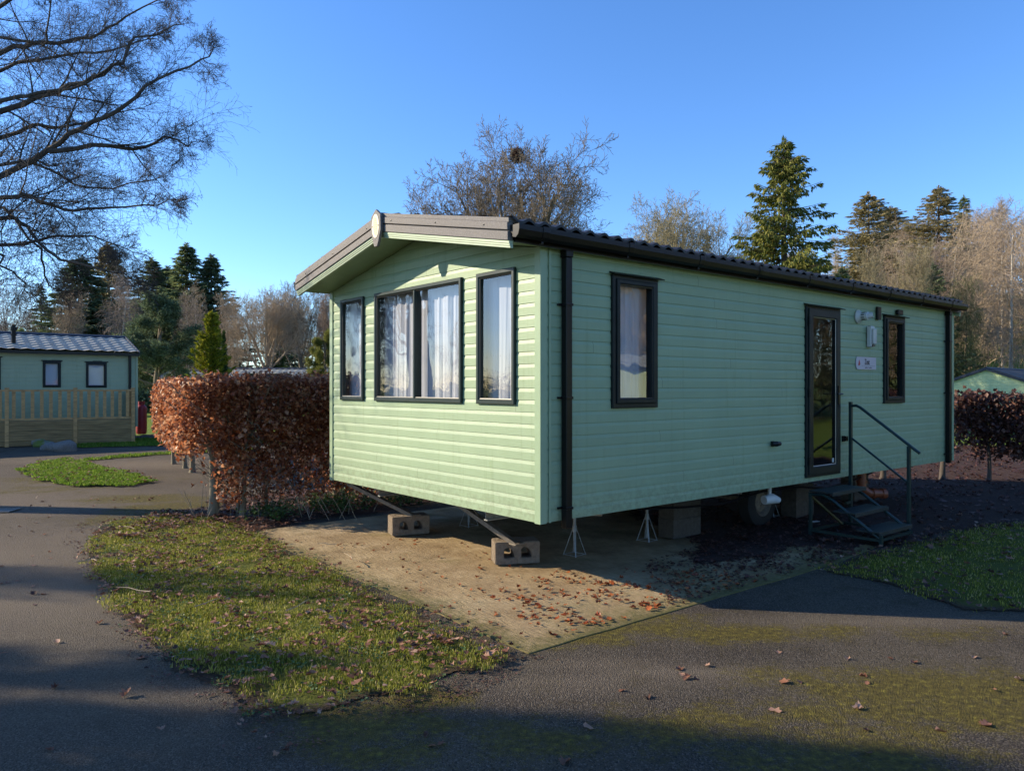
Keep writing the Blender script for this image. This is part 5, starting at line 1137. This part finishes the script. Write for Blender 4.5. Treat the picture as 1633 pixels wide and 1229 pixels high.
def conifer(seed, h, rb, dens=1.0, droop=.25, shape=.9, gap=.25, tuft=.16, z0=.08, hang=.6, sprays=26, irregular=.25):
    rs = random.Random(seed); nr = np.random.RandomState(seed); br = []; pos, size, yaw, pit, rol = [], [], [], [], []
    z = h * z0
    while z < h * .985:
        f = z / h; Rz = rb * (1 - f) ** shape + .12; nb = int(rs.randint(6, 8) * dens)
        for b in range(nb):
            if rs.random() < gap * .5: continue
            a = rs.uniform(0, 6.28); L = Rz * rs.uniform(1 - irregular * 1.3, 1 + irregular * .35) * (1 + .15 * math.sin(a * 3 + z)); pts = []; up = rs.uniform(.0, .25) * (1 if f > .4 else .5)
            for i in range(5):
                t = i / 4; pts.append((math.cos(a) * L * t, math.sin(a) * L * t, z + L * (up * t - droop * t * t * (1.3 - f) + .10 * t ** 4)))
            br.append((pts, [.035 * (1 - f) + .008, .025 * (1 - f) + .007, .015, .009, .006])); ns = int(sprays * (L / rb) ** .8) + 4
            pp = np.array(pts)
            for j in range(ns):
                t = 1 - rs.random() ** 1.4 * .88; i = min(int(t * 4), 3); p = pp[i] + (pp[i + 1] - pp[i]) * (t * 4 - i)
                side = rs.uniform(-1, 1) * .26 * L * (1.15 - t) + rs.uniform(-.05, .05)
                pos.append((p[0] - math.sin(a) * side, p[1] + math.cos(a) * side, p[2] - abs(side) * hang * .5 - rs.random() * .05)); size.append(tuft * rs.uniform(.7, 1.5) * (.7 + .5 * (1 - f)))
                yaw.append(a - 1.57 + side * 2 / max(L, .3) + rs.gauss(0, .45)); pit.append(-hang * rs.uniform(.1, 1.3)); rol.append(rs.gauss(0, .8))
        z += h * .0155 / (1 if f < .85 else 1.6) * rs.uniform(.7, 1.3)
    for j in range(30): pos.append((rs.gauss(0, .03), rs.gauss(0, .03), h * rs.uniform(.95, 1.0))); size.append(tuft * .9); yaw.append(rs.uniform(0, 6.28)); pit.append(rs.uniform(.2, 1.3)); rol.append(0)
    pos = np.array(pos); size = np.array(size); Vn, Fn = leaves_np(pos, size * 2.0, np.array(yaw), np.array(pit), np.array(rol), False, .24, .10)
    # second, crossed blade on every spray keeps it full from every side
    V2, F2 = leaves_np(pos, size * 1.5, np.array(yaw) + nr.normal(0, .7, len(pos)), np.array(pit) - .2, np.array(rol) + 1.4, False, .24, .10)
    br.append(([(0, 0, h * t) for t in (0, .25, .5, .75, .99)], [.022 * h * .8, .018 * h * .8, .012 * h * .8, .007 * h * .8, .01])); Vt, Ft = tubes_np(br, 5)
    return mesh_np('conifer_trunk', Vt, Ft), mesh_np('conifer_crown', np.concatenate([Vn, V2]), np.concatenate([Fn, F2 + len(Vn)])), h, rb
protos['spruce'] = conifer(3, 12, 3.3, 1.25, .20, .74, .25, .105, .07, 1.15, 95, .36)
protos['fir'] = conifer(7, 12, 2.8, 1.5, .16, .85, .15, .13, .05, .6, 62, .32)
protos['fir2'] = conifer(17, 12, 3.2, 1.3, .10, .65, .3, .12, .10, .5, 55, .45)
protos['fir3'] = conifer(27, 12, 1.8, 1.0, .16, .8, .4, .14, .15, .6, 22, .5)
protos['gold'] = conifer(37, 5, 1.15, 1.3, -.25, .8, .3, .10, .03, -.7, 30, .55)
def pine(seed):   # rounded spreading crown of needle clumps on crooked limbs
    rs = random.Random(seed); nr = np.random.RandomState(seed); out = [[] for _ in range(10)]
    P = dict(k=[7, 6, 5, 3], wob=[.04, .14, .16, .2], trop=[.02, .06, .05, 0], tip=[.35, .3, .4, .5], rmin=.012, n=[24, 8, 5], t0=[.22, .3, .3], ang=[(45, 90), (25, 60), (25, 60)], len=[(.36, .58), (.3, .5), (.3, .5)], rr=(.3, .45), taper=.75)
    grow(rs, (0, 0, 0), Vector((0, 0, 1)), 6.6, .2, 0, P, out); tips = np.array([p for l in (2, 3) for pts, _ in out[l] for p in pts[1:]])
    k = 14; pos = np.repeat(tips, k, 0) + nr.normal(0, .12, (len(tips) * k, 3)); n = len(pos)
    Vt, Ft = tubes_np(out[0] + out[1] + out[2], 5); V, Fc = leaves_np(pos, nr.uniform(.12, .24, n), nr.uniform(0, 6.28, n), nr.normal(.5, .5, n), nr.normal(0, 1, n), False, .17, .1)
    return mesh_np('pine_trunk', Vt, Ft), mesh_np('pine_crown', V, Fc), V[:, 2].max(), np.percentile(np.abs(V[:, 0]), 99)
protos['pine'] = pine(4)
matd = {'oak': (BARKB, BARKB), 'oak2': (BARKB, BARKB), 'wood': (BARKB, TWIGT), 'wood2': (BARKP, BARKP), 'birch': (BIRCHW, BARKP), 'birch2': (BIRCHW, TWIGT), 'larch': (BARKD, TWIGT),
        'spruce': (BARKD, SPRUCE), 'fir': (BARKD, FIRD), 'fir2': (BARKD, FIRB), 'fir3': (BARKD, FIRB), 'gold': (BARKB, GOLD), 'pine': (BARKB, PINE)}
def plant(kind, name, label, px, Y, ytop, wpx=None, rz=0, mats=None, cat='tree', group=None, off=0):
    """one tree: px and ytop from the photograph, at its own distance Y"""
    tm, cm, h, w_ = protos[kind]; x = (px - CX) / F_ * Y; zg = float(terrain(x, Y)) - .03; ztop = H + (HY - ytop) / F_ * Y
    s = (ztop - zg) / h; sw = (wpx / F_ * Y / 2) / (w_ * {'spruce': .72, 'fir': .52, 'fir2': .58, 'fir3': .66}.get(kind, 1)) if wpx else s
    r = thing(name, (x, Y, zg), rz, label, cat, group); r.scale = (sw, sw, s); ma, mb_ = mats or matd[kind]
    for nm, me, mt in (('trunk', tm, ma), ('crown', cm, mb_)):
        me2 = me
        if not me.materials: me.materials.append(mt)
        o = bpy.data.objects.new(nm, me2); COL.objects.link(o); o.parent = r
        o.material_slots[0].link = 'OBJECT'; o.material_slots[0].material = mt
    return r
# behind the caravan
t_ = plant('oak', 'bare_tree', 'large bare rounded tree with a rook nest rising behind the caravan roof', 825, 32, 214, 300, 1.3)
nest_v = []
def nest():
    rs = random.Random(2); br = []; c = at(824, 248, 32)
    for k in range(420):
        a = rs.uniform(0, 6.28); b = rs.uniform(-.5, .5); p = c + Vector((math.cos(a) * .26 * rs.random(), math.sin(a) * .26 * rs.random(), b * .5)); d = Vector((rs.gauss(0, 1), rs.gauss(0, 1), rs.gauss(0, .5))).normalized() * .2
        br.append(([tuple(p - d), tuple(p + d)], [.012, .008]))
    V, Q = tubes_np(br, 3); tagit(link('birds_nest', mesh_np('nest', V, Q), NEST), 'dark twig nest high in the rounded bare tree', 'nest')
nest()
plant('oak', 'bare_tree', 'pale bare tree between the nest tree and the tall spruce', 1092, 42, 306, 225, .4, (BARKL, BARKL))
plant('spruce', 'spruce_tree', 'tall dark green spruce with drooping branches behind the caravan roof', 1250, 33, 220, 215, 2.3)
plant('fir2', 'fir_tree', 'brownish green fir right of the tall spruce', 1385, 62, 308, 105, 1.1)
plant('fir2', 'fir_tree', 'short green fir between the spruce and the yellowish bare trees', 1343, 50, 425, 60, 2.1, (BARKD, PINE))
plant('fir2', 'fir_tree', 'ragged tall fir with a broad top near the right edge', 1497, 66, 298, 105, 3.0)
plant('fir3', 'fir_tree', 'narrow pointed fir standing just right of the ragged one', 1537, 64, 313, 52, .7, (BARKD, FIRD))
plant('wood', 'bare_tree', 'sunlit yellowish bare tree with several stems above the door', 1400, 46, 385, 80, .5, (BARKL, BARKL))
plant('wood', 'bare_tree', 'sunlit yellowish bare tree over the flue', 1440, 47, 375, 95, 2.5, (BARKL, BARKL))
plant('wood2', 'bare_tree', 'pinkish bare tree behind the end of the roof', 1475, 50, 375, 80, 3.5, (BARKL, BARKP))
plant('fir2', 'fir_tree', 'dull green young fir showing above the end of the gutter', 1487, 48, 420, 70, 4.1, (BARKD, PINE))
plant('larch', 'larch_tree', 'dark trunked conifer with bare lower branches beside the caravan end', 1540, 47, 425, 60, 1.0, (BARKD, FIRD))
plant('larch', 'larch_tree', 'big drooping larch with weeping tan twigs at the right edge', 1612, 49, 318, 190, 2.2, (BIRCHW, TWIGT))
plant('birch', 'birch_tree', 'white stemmed birch before the wood at the right', 1600, 52, 330, 120, .9, (BIRCHW, TWIGT))
plant('birch2', 'birch_tree', 'reddish topped birch at the extreme right edge', 1655, 54, 318, 140, 1.9, (BIRCHW, BARKP))
plant('wood', 'bare_tree', 'bare tree behind the ragged fir', 1560, 70, 318, 110, 1.9)
plant('wood2', 'bare_tree', 'bare tree between the two brownish firs', 1440, 72, 350, 90, 2.9, (BARKP, TWIGT))
plant('wood', 'bare_tree', 'bare twiggy tree low behind the gap left of the spruce', 1140, 52, 395, 80, .2, (BARKB, BARKP))
plant('fir3', 'fir_tree', 'small far fir beneath the pale bare tree', 1048, 70, 375, 26, .6, (BARKD, FIRB))
plant('fir3', 'fir_tree', 'tiny far fir left of the tall spruce', 1128, 72, 372, 34, 1.6, (BARKD, FIRB))
# left background
plant('fir3', 'fir_tree', 'small open conifer standing alone above the green caravan roof', 66, 60, 455, 46, .3, (BARKD, PINE))
plant('fir', 'fir_tree', 'broad dark fir with pine green flanks left of the birches', 128, 56, 410, 125, .9, (BARKD, PINE))
plant('fir', 'fir_tree', 'pointed dark fir rising behind the broad one', 173, 66, 388, 88, 1.9, (BARKD, FIRB))
plant('fir', 'fir_tree', 'dark fir between the pinkish birch and the tallest fir', 243, 62, 412, 88, 2.9, (BARKD, FIRD))
plant('fir', 'fir_tree', 'tallest dark fir of the left skyline', 298, 60, 389, 92, 3.9, (BARKD, FIRD))
plant('fir', 'fir_tree', 'dark fir stepping down right of the tallest one', 337, 61, 407, 84, 5.0, (BARKD, PINE))
plant('birch', 'birch_tree', 'pinkish birch with a pale stem above the green caravan', 192, 50, 415, 82, .5, (BIRCHW, BARKP))
plant('birch2', 'birch_tree', 'thin pinkish birch right of the pale stemmed one', 213, 54, 402, 64, 1.5, (BIRCHW, BARKP))
plant('pine', 'pine_tree', 'spreading blue green pine behind the end of the green caravan', 248, 38, 462, 130, .4)
plant('birch', 'birch_tree', 'weeping pinkish birch between the pine and the golden conifer', 302, 46, 457, 46, 2.5, (BIRCHW, BARKP))
plant('gold', 'cypress_tree', 'bright golden green conifer above the russet hedge', 338, 27, 498, 78, .2)
plant('gold', 'cypress_tree', 'slim dull green cypress touching the golden conifer', 357, 27.6, 527, 20, 1.2, (BARKB, IVY))
plant('oak', 'bare_tree', 'spreading bare tree right of the golden conifer', 424, 44, 452, 118, 4.2, (BARKB, TWIGT))
plant('oak2', 'bare_tree', 'bare tree with dense brown twigs near the caravan eave', 482, 50, 440, 110, 3.1, (BARKB, BARKB))
plant('wood', 'bare_tree', 'thin bare tree just left of the caravan eave', 515, 46, 452, 60, 2.1, (BARKP, BARKP))
plant('pine', 'pine_tree', 'dark green conifer low beside the caravan corner', 520, 40, 520, 62, 2.1, (BARKB, SPRUCE))
plant('pine', 'evergreen_shrub', 'rounded evergreen shrub below the spreading bare tree', 436, 45, 556, 60, 1.1, (BARKB, IVY), 'shrub')
plant('pine', 'evergreen_shrub', 'dark evergreen shrub above the green caravan roof at far left', 22, 46, 520, 90, 2.6, (BARKB, FIRD), 'shrub')
plant('wood2', 'bare_tree', 'purplish bare tree at the far left edge', 8, 52, 430, 90, .7, (BARKD, BARKP))
plant('wood', 'bare_tree', 'bare tree with a forked stem left of the spreading one', 378, 48, 460, 66, .9, (BARKP, TWIGT))
plant('fir', 'fir_tree', 'green fir filling the gap behind the blue green pine', 268, 64, 425, 90, 1.4, (BARKD, PINE))
plant('birch', 'birch_tree', 'pale twigged birch between the tallest fir and the golden conifer', 318, 52, 440, 60, 3.3, (BIRCHW, TWIGT))
plant('wood', 'bare_tree', 'bare tree in front of the broad dark fir', 100, 50, 452, 80, 4.4, (BARKB, TWIGT))
plant('fir2', 'fir_tree', 'dull green fir low behind the spreading bare tree', 452, 58, 490, 70, 2.2, (BARKD, PINE))
plant('larch', 'larch_tree', 'tan larch between the two brownish firs', 1425, 58, 372, 100, 4.4, (BARKB, TWIGT))
plant('fir2', 'fir_tree', 'broad olive fir behind the sunlit bare trees', 1420, 76, 330, 110, 5.2, (BARKD, FIRB))
plant('larch', 'larch_tree', 'tall tan larch behind the right caravan gable', 1575, 60, 322, 130, 3.6, (BARKB, TWIGT))
plant('birch', 'birch_tree', 'pale stemmed birch leaning over the ragged fir', 1512, 56, 350, 90, 5.5, (BIRCHW, TWIGT))
plant('birch2', 'birch_tree', 'thin pale birch beside the spruce foot', 1330, 54, 400, 60, 2.7, (BIRCHW, TWIGT))
# a far-off wood that reads as one mass
def far_wood():
    rs = np.random.RandomState(8); Vs, Fs, n = [], [], 0
    light = dict(WOODT); light.update(k=[6, 5, 4, 3], n=[14, 7, 5], rmin=.018); bases = []
    for s in range(4):
        t, c, hh, ww = make_tree_meshes(50 + s, light, 10, .16, (5, 3, 3, 3, 3, 3)); V = np.concatenate([t[0], c[0]]); Fq = np.concatenate([t[1], c[1] + len(t[0])]); bases.append((V / hh, Fq))
    spec = [(rs.uniform(-60, 560), rs.uniform(70, 96), None) for _ in range(62)] + [(rs.uniform(960, 1760), rs.uniform(74, 100), None) for _ in range(62)]
    ring = [(rs.uniform(-92, -74), rs.uniform(-35, 45)) for _ in range(44)] + [(rs.uniform(44, 62), rs.uniform(-15, 42)) for _ in range(62)]
    for x, y in ring:
        h = rs.uniform(9, 13); V, Fq = bases[rs.randint(4)]; W2 = V * [h * .8, h * .8, h] + [x, y, float(terrain(x, y))]; Vs.append(W2); Fs.append(Fq + n); n += len(V)
    for px, Y, _ in spec:
        x = (px - CX) / F_ * Y; zg = float(terrain(x, Y)); top = (485 + rs.uniform(-18, 22)) if px < 560 else (np.interp(px, [960, 1150, 1340, 1450, 1760], [440, 420, 370, 350, 335]) + rs.uniform(-10, 30))
        if 360 < px < 560: top -= 15
        h = H + (HY - top) / F_ * Y - zg; V, Fq = bases[rs.randint(4)]; a = rs.uniform(0, 6.28); ca, sa = math.cos(a), math.sin(a)
        W2 = V * h; W2 = np.column_stack([W2[:, 0] * ca - W2[:, 1] * sa, W2[:, 0] * sa + W2[:, 1] * ca, W2[:, 2]]) * [.8, .8, 1] + [x, Y, zg]; Vs.append(W2); Fs.append(Fq + n); n += len(V)
    tagit(link('woodland', mesh_np('woodland', np.concatenate(Vs), np.concatenate(Fs)), TWIGT), 'far brown leafless wood closing the view behind the site', None, None, 'stuff')
    # evergreen undergrowth of that wood
    P = []
    for _ in range(210):
        left = rs.rand() < .6; px = rs.uniform(-60, 560) if left else rs.uniform(980, 1760); Y = rs.uniform(50, 70); x = (px - CX) / F_ * Y; zg = float(terrain(x, Y)); c = np.array([x, Y, zg + rs.uniform(.2, 1.6)]); k = 420
        if px > 1500 or 0: continue
        P.append(c + rs.normal(0, 1, (k, 3)) * [1.3, .8, .7])
    for _ in range(80):
        x, y = (rs.uniform(-88, -70), rs.uniform(-25, 45)); P.append(np.array([x, y, 1.2]) + rs.normal(0, 1, (420, 3)) * [1.6, 2.2, 1.3])
    P = np.concatenate(P); n = len(P); V, Fc = leaves_np(P, rs.uniform(.14, .34, n), rs.uniform(0, 6.28, n), rs.normal(.2, .6, n), rs.normal(0, .7, n), False, .5, .15)
    tagit(link('undergrowth', mesh_np('undergrowth', V, Fc), PINE), 'far evergreen undergrowth at the foot of the wood', None, None, 'stuff')
far_wood()
def thicket():
    rs = np.random.RandomState(21); P = []
    for _ in range(120): x, y = rs.uniform(38, 54), rs.uniform(-14, 40); P.append(np.array([x, y, float(terrain(x, y)) + rs.uniform(1, 5)]) + rs.normal(0, 1, (380, 3)) * [1.4, 2.0, 1.7])
    P = np.concatenate(P); n = len(P); V, Fc = leaves_np(P, rs.uniform(.2, .5, n), rs.uniform(0, 6.28, n), rs.normal(.6, .6, n), rs.normal(0, .9, n), False, .16, .1)
    tagit(link('thicket', mesh_np('thicket', V, Fc), FIRB), 'brown thicket beyond the right edge of the picture', None, None, 'stuff')
thicket()

# ---- big bare tree at the left: trunk outside the picture, limbs measured from the photograph
def big_tree():
    rs = random.Random(12); base = Vector((-13.2, 11.5, 0)); r = thing('bare_tree', base, 0, 'big leafless tree reaching in from the left edge of the picture', 'tree')
    trunk = [Vector((0, 0, 0)), Vector((.05, 0, 1.5)), Vector((.15, .05, 3.2)), Vector((.1, .1, 5.2)), Vector((.3, .0, 7.5)), Vector((.2, .1, 10)), Vector((.5, 0, 12.5))]
    MB().tube(trunk, [.36, .30, .27, .24, .2, .14, .05], 14).build('trunk', BARKD, r, smooth=True)
    limbs = [([(-200, 350), (0, 278), (75, 243), (130, 200), (180, 178), (230, 140), (300, 105), (343, 78)], 11, 1.0, 3.0), ([(75, 243), (150, 233), (215, 240), (262, 222), (312, 232)], 10.6, .6, None), ([(-250, 300), (0, 222), (60, 200), (120, 203), (180, 178)], 11.6, .9, 4.0),
        ([(-220, 240), (0, 180), (90, 147), (150, 125), (195, 95), (222, 65), (300, 38)], 11.2, 1.0, 4.5), ([(-200, 190), (0, 84), (50, 70), (110, 68), (160, 50), (200, 28), (290, -20)], 12, .9, 6), ([(-200, 210), (0, 160), (60, 148), (140, 132), (196, 92)], 10.4, .8, 5),
        ([(-200, 330), (0, 315), (50, 313), (90, 333), (140, 334), (200, 330), (272, 322)], 10.2, .7, 3), ([(-160, 340), (0, 345), (30, 352), (62, 385), (100, 415), (160, 428), (205, 445)], 10.8, .7, 2.6), ([(-150, 400), (0, 388), (50, 388), (95, 376), (150, 380), (215, 400)], 11.5, .6, 2.6),
        ([(-200, 120), (0, 10), (60, -15), (130, -30), (200, -60)], 11.4, .8, 6.5), ([(-100, 60), (60, 70), (76, 55), (85, -60)], 11.0, .5, 6), ([(-180, 370), (-20, 330), (20, 345), (60, 400), (72, 440), (100, 475)], 11.3, .5, 2.8), ([(-200, 280), (0, 262), (60, 262), (120, 292), (180, 300), (260, 282)], 12.2, .6, 3.6),
        ([(-200, 100), (-60, -60), (60, -160), (200, -220)], 12, .9, 7), ([(-300, 60), (-260, -100), (-200, -300), (-100, -500)], 12, .9, 8), ([(0, 430), (-60, 380), (0, 420), (30, 440), (50, 470)], 11.0, .4, 2.5), ([(-120, 130), (0, 110), (50, 100), (130, 84), (190, 78), (250, 60)], 11.8, .6, 5)]
    out = [[] for _ in range(10)]
    CP = dict(k=[0, 6, 5, 4, 3], wob=[0, .13, .16, .2, .2], trop=[0, .01, .0, -.02, -.02], tip=[0, .25, .35, .4, .5], rmin=.0018, n=[0, (7, 9), (5, 7), (2, 3)], t0=[0, .12, .12, .15], ang=[0, (20, 50), (25, 55), (25, 60)], len=[0, (.45, .8), (.45, .7), (.4, .6)], rr=(.42, .55), taper=.3)
    for pix, Y, rad, zt in limbs:
        pts = []; n = len(pix)
        for i, (a, b) in enumerate(pix): pts.append(at(a, b, Y + .9 * math.sin(i * .8 + Y * 3) * (i / n)) - base)
        if zt is not None: pts = [Vector((.1, .05, zt)), (Vector((.1, .05, zt)) + pts[0]) / 2 + Vector((0, 0, -.2))] + pts
        # smooth with Catmull-Rom
        sm = []
        for i in range(len(pts) - 1):
            p0, p1, p2, p3 = pts[max(i - 1, 0)], pts[i], pts[i + 1], pts[min(i + 2, len(pts) - 1)]
            for t in (0, .33, .66): sm.append(.5 * ((2 * p1) + (p2 - p0) * t + (2 * p0 - 5 * p1 + 4 * p2 - p3) * t * t + (3 * p1 - p0 - 3 * p2 + p3) * t ** 3))
        sm.append(pts[-1]); m = len(sm); R0 = .054 * rad; rr = [R0 * (1 - i / (m - 1)) ** .8 + .006 for i in range(m)]
        sm = [p + Vector((rs.gauss(0, .02), rs.gauss(0, .02), rs.gauss(0, .02))) for p in sm]
        MB().tube([tuple(p) for p in sm], rr, 7).build('limb', BARKD, r, smooth=True)
        for i in range(3, m):
            for c in range((1 if rs.random() < .92 else 0) if i < m - 2 else 3):
                d = (sm[i] - sm[i - 1]).normalized(); a = d.orthogonal().normalized(); b = d.cross(a); ph = rs.uniform(0, 6.28); an = R(rs.uniform(20, 60))
                nd = d * math.cos(an) + (a * math.cos(ph) + b * math.sin(ph)) * math.sin(an); nd.y *= .7; nd.normalize()
                grow(rs, sm[i].lerp(sm[i - 1], rs.random()), nd, rs.uniform(.6, 1.3) * (1 if i < m * .55 else .6 if i < m - 4 else .32), max(.006, rr[i] * .4), 1, CP, out)
    Vs, Fs, n = [], [], 0
    for l in range(1, 5):
        if out[l]: V, Q = tubes_np(out[l], 4 if l == 1 else 3); Vs.append(V); Fs.append(Q + n); n += len(V)
    link('twigs', mesh_np('twigs', np.concatenate(Vs), np.concatenate(Fs)), BARKD, r)
big_tree()
# trees standing left of the picture (they shade the foreground) and behind the viewer (mirrored in the panes)
def off_tree(kind, name, label, x, y, h, wd, rz, mats=None):
    tm, cm, hh, w_ = protos[kind]; r = plant(kind, name, label, 0, 10, 0, None, rz, mats); r.location = (x, y, -.02); r.scale = (wd / w_, wd / w_, h / hh); return r
off_tree('fir', 'fir_tree', 'dense young fir left of the viewer shading the road', -9.6, 4.7, 4.6, .95, .3)
off_tree('pine', 'pine_tree', 'pine left of the viewer behind the young fir', -14.5, 5.4, 8.2, 1.35, 1.3)
off_tree('pine', 'pine_tree', 'larger pine left of the viewer near the road', -19, 3.2, 11, 2.2, .9)
off_tree('wood', 'bare_tree', 'unseen slim bare tree added left of the viewer to shade the verge', -17.5, 9.0, 8.2, .9, .6)  # extra tree out of view, added to throw streaky shade on verge and wall
off_tree('oak', 'bare_tree', 'bare rounded tree beyond the right edge of the picture', 36, 14, 12, 6, .9)
off_tree('birch', 'birch_tree', 'pale birch beyond the right edge of the picture', 30, 18, 12, 3.5, 1.9)
off_tree('wood', 'bare_tree', 'tall bare tree beyond the right edge of the picture', 34, 6, 13, 5, 2.9)
off_tree('fir', 'fir_tree', 'dark fir beyond the right edge of the picture', 42, 20, 14, 3.5, .4)
off_tree('larch', 'larch_tree', 'weeping larch beyond the right edge of the picture', 31, 0, 12, 5, .4)
